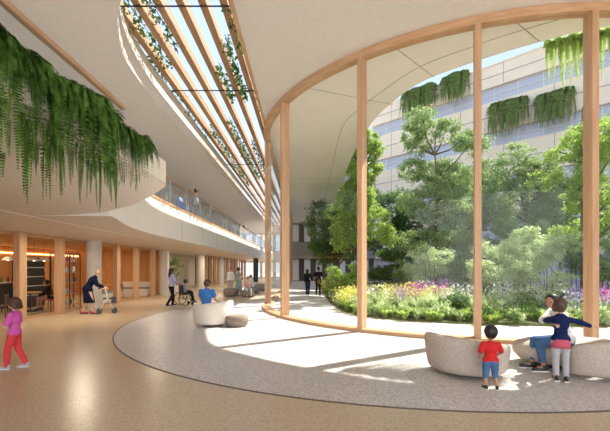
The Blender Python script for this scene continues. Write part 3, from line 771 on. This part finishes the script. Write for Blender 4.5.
# lit ground floor opening visible under the trees
# roof and facade ferns
def at_wall(px, z):
    k = (px-CX)/F   # x = k*y ; on the wall line
    # P0 + u s : solve
    A_ = u.x - k*u.y; s = (k*P0.y - P0.x)/A_; return s
fe_m = [leafobj('trailing_fern', *fern_mesh(80+i, 95, 1.35, .28, .8, .45, 0, 1.6, 22), M['fernb']) for i in range(2)]
uf = [0,0]; fa = math.atan2(nrm.y, nrm.x)
def ff(k, px, z, s, lab, grp, ds=0):
    q = at_wall(px, z)+ds; p = P0 + u*q + nrm*.15
    o = fe_m[k] if not uf[k] else fe_m[k].copy()
    if uf[k]: COL.objects.link(o)
    uf[k] = 1; o.location = (p.x,p.y,z); o.rotation_euler = (0,0,fa); o.scale = (s,s,s); o.name = 'trailing_fern'; tag(o, lab, 'fern', grp)
boxes = [((406,434),22.15,1.45,'left roof edge clump'),((445,467),22.15,1.6,'right roof edge clump'),((494,526),17.4,1.7,'facade planter clump below the roof'),((540,570),17.0,1.6,'facade planter clump beside the right tree')]
for (a, b_), z, s, nm_ in boxes:
    s0, s1 = at_wall(a, z), at_wall(b_, z); pm = P0 + u*(s0+s1)/2 + nrm*.3
    pb = MB(); m4 = Matrix.Rotation(math.atan2(u.y,u.x), 4, 'Z'); hh = (s1-s0)/2
    pb.box(-hh,hh,-.3,.3,-.45,.02, M4=m4)
    if z < 20:
        o = pb.build('facade_planter', M['cream']); o.location = pm + Vector((0,0,z)); tag(o, 'cream planter box on the office facade under the %s' % nm_, 'planter')
    else:
        o = pb.build('roof_planter', M['cream']); o.location = pm + Vector((0,0,z+.46)) - nrm*.45; tag(o, 'cream planter box on the office roof under the %s' % nm_, 'planter')
    st = max(3, int((s1-s0)/.8))
    for i in range(st):
        ff(i%2, a+(b_-a)*(i+.5)/st, z+.1-(.2 if z > 20 else 0), s*random.uniform(.85,1.1), 'green fern trailing from the %s' % nm_, 'ferns of the '+nm_)
# ferns hanging off the soffit edge, top right
rdd = random.Random(9)
ep = [p for p in ed if 5.9 < p[0] < 10]
fr_m = leafobj('soffit_fern', *fern_mesh(99, 60, 1.0, .12, .3, .12, 0, 1.0, 40), M['leafA'])
first = True
for i in range(9):
    t = i/8; x = 6.35+t*1.9; yy = np.interp(x, [p[0] for p in ed if p[0] > 2.45 and p[1] < 20], [p[1] for p in ed if p[0] > 2.45 and p[1] < 20])
    o = fr_m if first else fr_m.copy()
    if not first: COL.objects.link(o)
    first = False; o.location = (x, yy+.22, CZ+.02); o.rotation_euler = (0,0,R(70)+rdd.uniform(-.5,.5)); s = rdd.uniform(.75,1.1); o.scale = (s,s,s); o.name = 'soffit_fern'
    tag(o, 'bright green fern hanging off the soffit edge beside the right mullion', 'fern', 'ferns hanging off the courtyard soffit edge')
# vines in the louvres
vi = 0
for x, y0, y1, n_, lab in ((-4.72,8.9,12.6,170,'vine between the leftmost louvres, near end'),(-5.1,10,19,260,'vine along the left reveal of the skylight'),(-4.1,8.7,11.5,130,'vine on the second and third louvre, near end'),(-2.0,9.6,11.6,190,'thick dark vine by the right skylight edge, near end'),(-1.8,11.6,22,560,'long vine down the right skylight edge'),(-2.45,11,15,300,'vine between the two right hand louvres'),(-3.0,12.5,15,150,'vine on the fourth louvre'),(-3.6,17,28,500,'vine in the middle of the skylight, far part'),(-4.7,18,30,450,'vine over the left louvres, far part'),(-2.9,20,34,500,'vine over the right louvres, far part')):
    P_ = np.stack([np.full(n_, x)+rng.normal(0,.07,n_), rng.uniform(y0,y1,n_), CT+.1+rng.normal(0,.1,n_)],1)
    V, Fc = leaves(P_, rng.normal(size=(n_,3))-np.array([0,0,.4]), rng.uniform(.09,.17,n_), w=.7)
    t = thing('climbing_vine', lab, 'vine', (x,(y0+y1)/2,CT+.1))
    leafobj('foliage', V, Fc, M['vine'], t, (x,(y0+y1)/2,CT+.1))
    MB().tube([(.03*math.sin(k*1.7), (k/8-.5)*(y1-y0), .1+.04*math.cos(k*2.1)) for k in range(9)], .012, 6).build('stem', M['bark'], t)
# indoor lobby tree
tree((fan(176,25.5),25.5), 2.6, rb(7,0,0,1.75,.5,.4,.55,.25,.4,41), 900, .14, M['leafB'], 'slender indoor potted tree in the lobby opening behind the wheelchair', 'plant', 'potted_tree', .03)
o = MB().lathe([(.2,0),(.27,.2),(.28,.45),(.25,.45)], n=24).build('plant_pot', M['pot'], smooth=True, angle=.7); o.location = (fan(176,25.5),25.5,0); tag(o, 'white round pot of the slender indoor tree', 'pot')

# ------------------------------------------------------------------ seating
def soft(mb, name, m, parent, lv=2):
    o = mb.build(name, m, parent, smooth=True, fixn=True)
    return o
def curved_back(R0, th, a0, a1, hf_, zb=.06, flare=.08, n=28):
    """thick rounded wall swept on an arc; hf_(t)->height"""
    mb = MB(); K = 14; rings = []
    for i in range(n+1):
        t = i/n; a = R(a0+(a1-a0)*t); H = hf_(t); e = math.sin(PI*min(1,max(0,t)))**.25 if 0 < t < 1 else .02
        prof = []
        for k in range(K):
            q = 2*PI*k/K; cx_ = math.copysign(abs(math.cos(q))**.55, math.cos(q)); cz_ = math.copysign(abs(math.sin(q))**.55, math.sin(q))
            zz = zb + (H-zb)*(.5+.5*cz_); rr = R0 + th*.5*cx_*e + flare*(zz/H-.6)
            prof.append((rr*math.cos(a), rr*math.sin(a), zb+(zz-zb)*(.6+.4*e) if e < 1 else zz))
        rings.append(prof)
    vs = [v for r in rings for v in r]; fs = []
    for i in range(n):
        for k in range(K):
            a = i*K+k; b = i*K+(k+1)%K; fs.append((a,b,b+K,a+K))
    fs += [tuple(range(K-1,-1,-1)), tuple(range(n*K,(n+1)*K))]
    return mb.add(vs, fs)
def puck(r, h, zb=.05, sx=1, sy=1):
    return MB().lathe([(r*.25,zb),(r*.72,zb+.005),(r*.88,zb+h*.12),(r*.98,zb+h*.4),(r,zb+h*.6),(r*.95,zb+h*.85),(r*.8,zb+h*.97),(r*.4,zb+h*1.0),(r*.05,zb+h*1.0)], n=40, sx=sx, sy=sy)
def sofa(loc, rz, lab, m, R0, th, a0, a1, hf_, seat_r, seat_h, sx=1, sy=1, off=(0,0)):
    t = thing('curved_sofa', lab, 'sofa', (*loc,.004), rz)
    curved_back(R0, th, a0, a1, hf_).build('backrest', M[m], t, smooth=True, fixn=True)
    s = puck(seat_r, seat_h, .06, sx, sy); s.v = [(x+off[0],y+off[1],z) for x,y,z in s.v]; s.build('seat', M[m], t, smooth=True, fixn=True)
    b = MB().lathe([(seat_r*.6,0),(seat_r*.6,.07)], n=24, sx=sx, sy=sy); b.v = [(x+off[0],y+off[1],z) for x,y,z in b.v]; b.build('plinth', M['black'], t)
    return t
sofa((2.66,5.95), 0, 'greige boucle tub sofa seen from behind, left of the toddler in red', 'boucleg', .55, .26, 150, 335, lambda t: .70-.14*t, .48, .36, 1, 1)
sofa((4.75,6.2), 0, 'large greige curved sofa with the seated woman on it at the right', 'boucleg', .92, .28, 222, 385, lambda t: .62+.08*min(1,t*1.5), .98, .37, 1.0, .62, (-.08,.12))
sofa((-2.75,10.75), 0, 'cream boucle tub sofa holding the man in blue', 'boucle', .5, .22, 165, 400, lambda t: .60+.22*t, .44, .38)
def pouf(x, y, r, h, m, lab, sx=1):
    o = puck(r, h, .0, sx, 1).build('pouf', M[m], None, smooth=True, fixn=True); o.location = (x,y,.004); return tag(o, lab, 'pouf')
pouf(fan(236,10.4), 10.5, .30, .33, 'taupe', 'low grey pebble pouf right of the cream sofa', 1.15)
pouf(fan(230.5,21.5), 21.5, .42, .5, 'taupe', 'taupe round pouf before the standing person in white')
pouf(fan(247,21.3), 21.3, .42, .42, 'taupe', 'dark taupe pouf below the seated person in pale rose')
pouf(fan(259,27), 27.5, .5, .5, 'greyf', 'grey pouf at the far edge of the bright floor near the ring')
pouf(fan(253,24), 24.4, .36, .45, 'greyf', 'small grey pouf carrying the crouched person in white')

# ------------------------------------------------------------------ people
def person(lab, loc, rz, H, J=None, top='red', bot='denim', skin='skinA', hair='hairB', shoes='black', legs=.53, headh=.235, sleeve=1, shorts=1.0,
           dress=None, longhair=0, bun=False, vox=.012, wid=1, group=None, fem=False, topname='shirt', fingers=True, hairz=0):
    """local frame: faces +y, scaled from a 1.7 m figure"""
    S = H/1.7; t = thing('person', lab, 'person', loc, rz, group)
    hz = legs*1.7; nz = 1.7-headh-.05; hr = headh/2
    sh = .17*wid*(.92 if fem else 1)
    j = dict(pelvis=(0,0,hz), chest=(0,0,nz-.17), neck=(0,0,nz), head=(0,.015,1.7-hr),
             shL=(-sh,0,nz-.06), shR=(sh,0,nz-.06), elL=(-sh-.05,-.02,nz-.34), elR=(sh+.05,-.02,nz-.34), wrL=(-sh-.06,.06,nz-.58), wrR=(sh+.06,.06,nz-.58),
             hiL=(-.085*wid,0,hz-.02), hiR=(.085*wid,0,hz-.02), knL=(-.09*wid,.02,hz*.53), knR=(.09*wid,.02,hz*.53), anL=(-.09*wid,-.03,.085), anR=(.09*wid,-.03,.085), toeL=(-.1*wid,.13,.035), toeR=(.1*wid,.13,.035), look=(0,1,0))
    if J: j.update(J)
    j = {k: Vector(v) for k, v in j.items()}
    def sc(mb): mb.v = [(a*S,b*S,c*S) for a,b,c in mb.v]; return mb
    ax = (j['neck']-j['pelvis']).normalized(); xs = (j['shR']-j['shL']).normalized()
    hx = (j['hiR']-j['hiL']).normalized()
    fw = ax.cross(xs)*-1 if ax.cross(xs).dot(Vector((0,1,0))) < 0 else ax.cross(xs)
    T = Matrix((xs, fw.normalized(), ax)).transposed()
    def torso(mb, g):
        p, c, n_ = j['pelvis'], j['chest'], j['neck']
        mb.ell(p+ax*.02, ((.155 if not fem else .165)*wid+g,.115*wid+g,.13+g), n=16, M3=T)
        mb.ell(p.lerp(c,.45), ((.13 if not fem else .115)*wid+g,.095*wid+g,.16+g), n=16, M3=T)
        mb.ell(c, (.155*wid+g,.11*wid+g,.18+g), n=16, M3=T)
        mb.cap(j['shL'].lerp(c,.15), j['shR'].lerp(c,.15), .062*wid+g, .062*wid+g)
        mb.cap(c, n_-ax*.03, .09*wid+g, .055*wid+g)
    la = .048*wid; lf = .034*wid
    # ---- body
    b = MB(); torso(b, 0); b.cap(j['neck']-ax*.04, j['head']-Vector((0,0,hr*.4)), .048, .045)
    lk = Vector(j['look']).normalized(); lx_ = lk.cross(Vector((0,0,1))).normalized(); lz = lx_.cross(lk); TH = Matrix((lx_, lk, lz)).transposed(); hc = j['head']
    k = headh/.235
    b.ell(hc, (hr*.76,hr*.88,hr), n=20, M3=TH); b.ell(hc+TH@Vector((0,hr*.28,-hr*.42)), (hr*.55,hr*.6,hr*.52), n=14, M3=TH)
    b.ell(hc+TH@Vector((0,hr*.92,-hr*.1)), (hr*.14,hr*.2,hr*.22), n=8, M3=TH)
    for s in (-1,1): b.ell(hc+TH@Vector((s*hr*.76,-.02*k,-hr*.05)), (hr*.12,hr*.22,hr*.28), n=8, M3=TH)
    for q in 'LR':
        s = -1 if q == 'L' else 1
        b.cap(j['sh'+q], j['el'+q], la, la*.82); b.cap(j['el'+q], j['wr'+q], la*.8, lf*.75)
        b.cap(j['hi'+q], j['kn'+q], .085*wid, .058*wid); m_ = j['kn'+q].lerp(j['an'+q],.35); b.cap(j['kn'+q], m_, .055*wid, .055*wid); b.cap(m_, j['an'+q], .055*wid, .036*wid)
        b.cap(j['an'+q]-Vector((0,.0,.02)), j['toe'+q], .036, .03)
        # hand: palm, four fingers, thumb
        d = (j['wr'+q]-j['el'+q]).normalized(); w_ = j['wr'+q]; si = d.cross(Vector((0,1,.2))); 
        if si.length < .1: si = Vector((1,0,0))
        si.normalize(); up = si.cross(d)
        b.ell(w_+d*.055, (.016,.042,.05), n=10, M3=Matrix((si, up, d)).transposed())
        if fingers:
            for i_, ln in enumerate((.062,.075,.07,.055)):
                r0 = w_+d*.095+up*(.03-.02*i_)*1; m1 = r0+d*ln*.55+si*.008*s; m2 = m1+d*ln*.4-si*.022*s
                b.cap(r0-d*.02, m1, .0095, .0088, n=6); b.cap(m1, m2, .0088, .0075, n=6)
            r0 = w_+d*.03+up*.035; b.cap(r0, r0+up*.03+d*.03, .011, .010, n=6); b.cap(r0+up*.03+d*.03, r0+up*.033+d*.058, .010, .008, n=6)
    sc(b); remesh(b, 'body', M[skin], t, vox*S*.75, 2)
    e = MB()
    for s in (-1,1): e.ell(hc+TH@Vector((s*hr*.32,hr*.80,hr*.02)), (hr*.12,hr*.07,hr*.08), n=8, M3=TH)
    sc(e).build('eyes', M['eye'], t, smooth=True)
    mth = MB().ell(hc+TH@Vector((0,hr*.83,-hr*.48)), (hr*.24,hr*.08,hr*.06), n=8, M3=TH); sc(mth).build('mouth', M['lip'], t, smooth=True)
    # ---- hair
    h = MB(); h.ell(hc+TH@Vector((0,-hr*.16,hr*.16)), (hr*.90,hr*.94,hr*.98), n=20, M3=TH)
    if longhair:
        for xx in (-.5,-.2,.15,.45): h.cap(hc+TH@Vector((xx*hr,-hr*.45,-hr*.1)), hc+TH@Vector((xx*hr*1.1,-hr*.75-.02,0))-Vector((0,0,longhair)), hr*.5, hr*.28)
    else: h.ell(hc+TH@Vector((0,-hr*.4,-hr*.2)), (hr*.7,hr*.55,hr*.6), n=14, M3=TH)
    if bun: h.ell(hc+TH@Vector((0,-hr*1.05,hr*.3)), (hr*.4,)*3)
    sc(h); remesh(h, 'hair', M[hair], t, vox*S, 2)
    # ---- top
    if top:
        c = MB(); torso(c, .016)
        for q in 'LR':
            e_ = j['el'+q]
            if sleeve >= 1: c.cap(j['sh'+q], e_, la+.018, la+.012); e2 = e_.lerp(j['wr'+q], max(.02,min(.96,(sleeve-1)))); c.cap(e_, e2, la+.012, lf+.014) if sleeve > 1.02 else None
            else: c.cap(j['sh'+q], j['sh'+q].lerp(e_, sleeve), la+.02, la+.02)
        c.cap(j['hiL']+ax*.02, j['hiR']+ax*.02, .105*wid, .105*wid)
        sc(c); remesh(c, topname, M[top], t, vox*S, 3)
    if bot:
        c = MB(); c.ell(j['pelvis'], (.165*wid,.128*wid,.13), n=16, M3=T)
        for q in 'LR':
            c.cap(j['hi'+q], j['kn'+q], .102*wid, .074*wid)
            e2 = j['kn'+q].lerp(j['an'+q], shorts)
            if shorts > .05: c.cap(j['kn'+q], e2, .074*wid, .058*wid)
        sc(c); remesh(c, 'trousers', M[bot], t, vox*S, 3)
    if dress:
        c = MB(); bz = dress[1]; kc = j['knL'].lerp(j['knR'],.5); pe = j['pelvis']; dn = Vector((kc.x,kc.y,bz)); n_ = 24; rings = []
        for i_ in range(8):
            f_ = i_/7; ctr = (pe+ax*.06).lerp(dn, f_); rr = .15*wid+(dress[2]-.15*wid)*f_
            rings.append([(ctr.x+rr*math.cos(2*PI*a_/n_)*(1+.04*math.sin(a_*2.1)), ctr.y+rr*.85*math.sin(2*PI*a_/n_), ctr.z) for a_ in range(n_)])
        vs_ = [v for r_ in rings for v in r_]; fs_ = []
        for i_ in range(7):
            for a_ in range(n_): x_ = i_*n_+a_; y_ = i_*n_+(a_+1)%n_; fs_.append((x_,y_,y_+n_,x_+n_))
        fs_ += [tuple(range(n_-1,-1,-1)), tuple(range(7*n_,8*n_))]
        c.add(vs_, fs_); sc(c).build('skirt', M[dress[0]], t, smooth=True, fixn=True)
    for q in 'LR':
        a_, b_ = j['an'+q], j['toe'+q]; dr = (b_-a_); dr.z = 0; dr.normalize(); heel = Vector((a_.x,a_.y,min(a_.z,b_.z+.05)))-dr*.045
        c = MB(); c.cap(heel-Vector((0,0,.03)), b_-Vector((0,0,0)), .042, .036); c.cap(heel, a_, .042, .045)
        sc(c); o = remesh(c, 'shoe', M[shoes], t, vox*S*.9, 2)
        s_ = MB(); zb = min(a_.z-.085, b_.z-.035); z0 = heel; s_.bar((heel.x-dr.x*.03,heel.y-dr.y*.03,b_.z-.026),(b_.x+dr.x*.035,b_.y+dr.y*.035,b_.z-.026),.075,.018)
        sc(s_).build('sole', M['sole'] if shoes in ('black','shoeg') else M['black'], o)
    return t
# toddler in red, seen from behind
person('toddler in a red shirt and rolled blue jeans seen from behind beside the left sofa', (2.6,5.04,.006), R(-6), .89,
       dict(elL=(-.27,-.02,1.0), elR=(.27,.0,1.0), wrL=(-.24,.12,.86), wrR=(.22,.14,.88), anL=(-.14,-.03,.085), anR=(.14,-.06,.085), toeL=(-.17,.1,.035), toeR=(.2,.08,.035), knL=(-.12,.03,.40), knR=(.12,.03,.40)),
       'red','denim','skinB','hairB','black', legs=.45, headh=.385, sleeve=.9, shorts=.32, wid=1.14, vox=.015)
# girl in pink at left, walking left
person('girl in a pink shirt and coral leggings walking at the left edge', (-4.92,6.1,.003), R(100), 1.2,
       dict(elL=(-.24,.05,1.02), elR=(.22,.02,1.02), wrL=(-.18,.24,1.08), wrR=(.16,.24,1.05), knL=(-.09,.10,.45), anL=(-.09,.12,.085), toeL=(-.1,.28,.035), knR=(.09,-.02,.46), anR=(.09,-.2,.10), toeR=(.1,-.04,.035), pelvis=(0,.0,.84), look=(.35,1,0)),
       'pink','coral','skinA','hairD','shoeg', legs=.5, headh=.29, sleeve=.75, longhair=.10, wid=1.0, vox=.014, fem=True, bun=True)
# girl in navy hugging
person('girl in a navy sweater and pale grey leggings hugging the seated woman', (3.85,5.42,.004), R(-22), 1.24,
       dict(pelvis=(0,0,.84), elL=(-.22,.22,1.2), wrL=(-.10,.40,1.18), shR=(.16,.04,1.26), shL=(-.16,.04,1.26), elR=(.38,.18,1.2), wrR=(.58,.26,1.12), look=(.5,1,.1)),
       'navy','ltgrey','skinA','hairD','black', legs=.5, headh=.28, sleeve=1.9, longhair=.09, wid=.95, vox=.013, fem=True)
# seated woman
person('seated woman in a white top and blue jeans hugging the girl, facing left', (4.28,5.97,.004), R(80), 1.66,
       dict(pelvis=(0,-.05,.52), chest=(-.02,.05,.86), neck=(-.04,.12,1.03), head=(-.04,.19,1.17), shL=(-.20,.14,.98), shR=(.13,.12,.98), hiL=(-.09,-.03,.50), hiR=(.09,-.03,.50),
            knL=(-.12,.42,.48), knR=(.05,.42,.49), anL=(-.14,.36,.09), anR=(.06,.46,.09), toeL=(-.16,.52,.035), toeR=(.06,.63,.035), elL=(-.46,.26,.82), wrL=(-.68,.40,.86), elR=(-.04,.34,.84), wrR=(-.30,.34,.92), look=(-.5,.7,-.1)),
       'whitec','denim','skinB','hairB','black', sleeve=1.9, shorts=.75, longhair=0, vox=.012, fem=True, topname='blouse')
# floral shirt hem of the girl is built as a thin skirt child
g = [o for o in COL.objects if o.get('label','').startswith('girl in a navy')][0]
MB().lathe([(.128,.50),(.124,.58),(.115,.63)], n=24, sx=1, sy=.8).build('shirt_hem', M['floral'], g, smooth=True)
# man in blue on the cream sofa
person('man in a blue shirt sitting on the cream sofa with his back turned', (-2.93,10.75,.004), R(-12), 1.74,
       dict(pelvis=(0,-.05,.53), chest=(0,-.02,.86), neck=(0,.0,1.06), head=(0,.05,1.20), shL=(-.19,0,.98), shR=(.19,0,.98), hiL=(-.1,0,.51), hiR=(.1,0,.51), knL=(-.16,.42,.52), knR=(.16,.42,.52),
            anL=(-.16,.46,.09), anR=(.16,.46,.09), toeL=(-.17,.62,.035), toeR=(.17,.62,.035), elL=(-.23,.05,.72), elR=(.23,.05,.74), wrL=(-.18,.26,.64), wrR=(.25,.25,.66)),
       'blue','djeans','skinA','hairD','black', sleeve=.5, vox=.013)
# woman with rollator
person('older woman in a dark navy coat and red shoes pushing a rollator', (-7.98,13.3,0), R(-62), 1.7,
       dict(pelvis=(0,-.08,.92), chest=(0,.10,1.22), neck=(0,.22,1.40), head=(0,.32,1.52), shL=(-.17,.18,1.33), shR=(.17,.18,1.33), elL=(-.22,.25,1.08), elR=(.22,.25,1.08), wrL=(-.2,.48,.98), wrR=(.2,.48,.98),
            knR=(.09,.10,.48), anR=(.09,.12,.09), toeR=(.1,.28,.035), knL=(-.09,-.08,.5), anL=(-.09,-.22,.1), toeL=(-.1,-.06,.035), look=(0,1,-.25)),
       'ink',None,'skinA','hairG','shoer', sleeve=1.85, dress=('ink',.42,.22), vox=.018, fem=True, topname='coat', wid=1.15)
ro = thing('rollator', 'cream and steel wheeled rollator held by the older woman', 'walker', (-7.52,13.56,0), R(-62))
fr = MB()
for s in (-.24,.24):
    fr.tube([(s,-.15,.95),(s,.0,.92),(s,.1,.55),(s,.3,.12)], .016, 8); fr.tube([(s,.08,.6),(s,-.2,.12)], .016, 8)
fr.tube([(-.24,.1,.55),(.24,.1,.55)], .014, 8); fr.tube([(-.24,.0,.92),(.24,.0,.92)], .012, 8); fr.build('frame', M['boucle'], ro, smooth=True)
MB().box(-.2,.2,-.08,.22,.53,.57).build('seat', M['black'], ro); MB().box(-.16,.16,.2,.36,.38,.6).build('basket', M['black'], ro)
for s in (-.24,.24):
    MB().tube([(s,-.24,.95),(s,-.12,.95)], .02, 8).build('grip', M['black'], ro)
    for yy in (.3,-.2): MB().tube([(s-.015,yy,.09),(s+.015,yy,.09)], .09, 18).build('wheel', M['black'], ro)
# woman pushing wheelchair
person('woman with long black hair in a lavender top and black trousers pushing a wheelchair', (-5.98,16.1,0), R(-50), 1.7,
       dict(elL=(-.24,.06,1.14), elR=(.24,.06,1.14), wrL=(-.2,.3,1.0), wrR=(.2,.3,1.0), knL=(-.09,.1,.5), anL=(-.09,.1,.085), toeL=(-.1,.26,.035), anR=(.09,-.2,.11), toeR=(.1,-.04,.035)),
       'lav','blackc','skinB','hairB','black', sleeve=1.4, longhair=.28, vox=.018, fem=True)
wc = thing('wheelchair', 'black wheelchair pushed by the woman in lavender', 'wheelchair', (-5.5,16.55,0), R(-50))
fr = MB()
for s in (-.24,.24):
    fr.tube([(s,-.34,.96),(s,-.22,.94),(s,-.2,.5),(s,-.18,.3)], .014, 8); fr.tube([(s,-.2,.5),(s,.25,.5),(s,.34,.2),(s,.42,.12)], .014, 8); fr.tube([(s,-.2,.7),(s,.15,.7),(s,.2,.5)], .014, 8); fr.tube([(s,.22,.5),(s,.22,.1)], .012, 8)
fr.tube([(-.24,-.05,.3),(.24,-.05,.3)], .012, 8); fr.build('frame', M['black'], wc, smooth=True)
MB().box(-.22,.22,-.2,.25,.48,.52).build('seat', M['black'], wc); MB().box(-.22,.22,-.23,-.19,.5,.92).build('backrest', M['black'], wc); MB().box(-.16,.16,.36,.5,.1,.13).build('footrest', M['black'], wc)
for s in (-.28,.28):
    wh = MB()
    for i in range(28):
        a, b_ = 2*PI*i/28, 2*PI*(i+1)/28; wh.bar((s,-.12+.29*math.cos(a),.305+.29*math.sin(a)),(s,-.12+.29*math.cos(b_),.305+.29*math.sin(b_)),.03,.03,up=(1,0,0))
    for i in range(8): a = 2*PI*i/8; wh.bar((s,-.12,.305),(s,-.12+.29*math.cos(a),.305+.29*math.sin(a)),.006,.006,up=(1,0,0))
    wh.build('wheel', M['black'], wc); MB().tube([(s*.8-.012,.24,.075),(s*.8+.012,.24,.075)], .075, 16).build('caster', M['black'], wc)
person('child with dark hair seated in the wheelchair', (-5.5,16.55,0), R(-50), 1.25,
       dict(pelvis=(0,-.07,.80), chest=(0,-.03,1.12), neck=(0,0,1.3), head=(0,.03,1.46), shL=(-.16,0,1.23), shR=(.16,0,1.23), hiL=(-.09,-.05,.78), hiR=(.09,-.05,.78), knL=(-.1,.38,.8), knR=(.1,.38,.8), anL=(-.1,.5,.3), anR=(.1,.5,.3), toeL=(-.1,.64,.22), toeR=(.1,.64,.22), elL=(-.24,.05,.98), elR=(.24,.05,.98), wrL=(-.15,.26,.92), wrR=(.15,.26,.92)),
       'ltgrey','blackc','skinB','hairB','black', legs=.5, headh=.28, sleeve=1.7, vox=.02)
# couple on the path
person('woman with long dark hair in dark clothes walking down the courtyard path', (fan(307.5,21.9),21.9,.012), R(-5), 1.64,
       dict(knL=(-.07,.08,.5), anL=(-.06,.08,.085), toeL=(-.06,.24,.035), anR=(.06,-.12,.10), toeR=(.06,.04,.035), elR=(.24,-.02,1.1), wrR=(.22,.14,.95)),
       'blackc','djeans','skinB','hairB','shoeg', sleeve=1.6, longhair=.22, vox=.02, fem=True)
person('man in a black t-shirt and black trousers walking down the courtyard path', (fan(318.5,21.6),21.6,.012), R(-8), 1.76,
       dict(knL=(-.09,.0,.48), anL=(-.1,-.28,.22), toeL=(-.1,-.16,.10), knR=(.08,.06,.48), anR=(.07,.06,.085), toeR=(.07,.22,.035), elL=(-.26,-.03,1.12), elR=(.26,-.08,1.12)),
       'blackc','blackc','skinB','hairB','black', sleeve=.8, vox=.02)
# far group
person('standing person in a white shirt in the far group behind the taupe pouf', (fan(230.5,24),24,.0), R(170), 1.72, None, 'whitec','ltgrey','skinA','hairD','black', sleeve=1.8, vox=.024)
person('standing woman with light hair in a sage green dress in the far group', (fan(238.5,21.9),21.9,.0), R(-60), 1.74, dict(elR=(.2,.12,1.16), wrR=(.1,.3,1.28)), 'sage',None,'skinA','hairD','shoeg', sleeve=.6, dress=('teal',.35,.24), vox=.024, fem=True, longhair=.05)
seatJ = lambda z=.50: dict(pelvis=(0,0,z+.02), chest=(0,.08,z+.34), neck=(0,.12,z+.52), head=(0,.18,z+.66), shL=(-.17,.1,z+.45), shR=(.17,.1,z+.45), hiL=(-.09,0,z), hiR=(.09,0,z), knL=(-.13,.42,z+.02), knR=(.13,.42,z+.02), anL=(-.12,.44,.09), anR=(.12,.44,.09), toeL=(-.13,.6,.035), toeR=(.13,.6,.035), elL=(-.23,.18,z+.2), elR=(.23,.18,z+.2), wrL=(-.12,.4,z+.14), wrR=(.12,.4,z+.14))
person('person in a pale rose top seated on the dark taupe pouf', (fan(247.5,21.4),21.4,.0), R(200), 1.66, seatJ(.47), 'rose','whitec','skinB','hairB','black', sleeve=1.5, vox=.024, fem=True)
person('person in white seated low behind the one in rose', (fan(253,24.3),24.3,0), R(120), 1.66, seatJ(.5), 'whitec','whitec','skinA','hairD','black', sleeve=1.5, vox=.024)
# balcony people
person('person with dark hair in a white shirt leaning at the upper balustrade', (-5.75,19.0,BT), R(-60), 1.78, None, 'whitec','ltgrey','skinB','hairB','black', sleeve=1.7, vox=.022)
person('person in a sky blue shirt sitting behind the upper balustrade', (-6.0,17.0,BT), R(-90), 1.6, seatJ(.5), 'sky','sky','skinA','hairG','black', sleeve=1.7, vox=.022)
person('person in pale clothes far along the upper balustrade', (-5.85,34.5,BT), R(-90), 1.7, None, 'ltgrey','blackc','skinA','hairB','black', sleeve=1.7, vox=.03)
bs = thing('stool', 'white stool under the person in sky blue on the upper walkway', 'stool', (-6.0,17.0,BT))
MB().lathe([(.2,.42),(.21,.45),(.2,.48)], n=20).build('seat', M['white'], bs); MB().tube([(0,0,0),(0,0,.42)], .04, 10).build('leg', M['steel'], bs)
for (x, y, L_) in ((-12.0,12.9,1.0),(-12.2,15.9,1.1)):
    t = thing('display_cabinet', 'dark glazed display cabinet in the cafe, %s' % ('left of the seated customer' if y < 14 else 'behind the black shelving unit'), 'cabinet', (x,y,0))
    MB().box(-.3,.3,-L_/2,L_/2,0,2.0).build('body', M['black'], t)
    for z in (.5,.9,1.3,1.7): MB().box(.3,.34,-L_/2+.06,L_/2-.06,z,z+.04).build('shelf_edge', M['white'], t)
rr_ = random.Random(4)
for i in range(26):
    h = rr_.uniform(.14,.32); o = MB().lathe([(.045,0),(.045,h*.6),(.018,h*.75),(.016,h)], n=10).build('bottle', rr_.choice([M['dark'],M['pot'],M['leafC'],M['floral'],M['white']]), smooth=True, angle=.7); o.location = (-12.75+rr_.uniform(-.1,.1), 10.8+i*.26, 1.1)
    tag(o, 'bottle or cup standing on the cafe bar counter', 'bottle', 'bottles on the cafe counter')
# cafe customers
person('cafe customer in a black jacket and red top seated behind the glass', (-10.2,14.45,0), R(100), 1.64, seatJ(.5), 'blackc',None,'skinB','hairB','black', sleeve=1.8, dress=None, vox=.022, fem=True, topname='jacket')
person('cafe customer in dark clothes seated across from the one in red', (-11.35,13.9,0), R(-90), 1.66, seatJ(.5), 'djeans','blackc','skinA','hairD','black', sleeve=1.8, vox=.026)
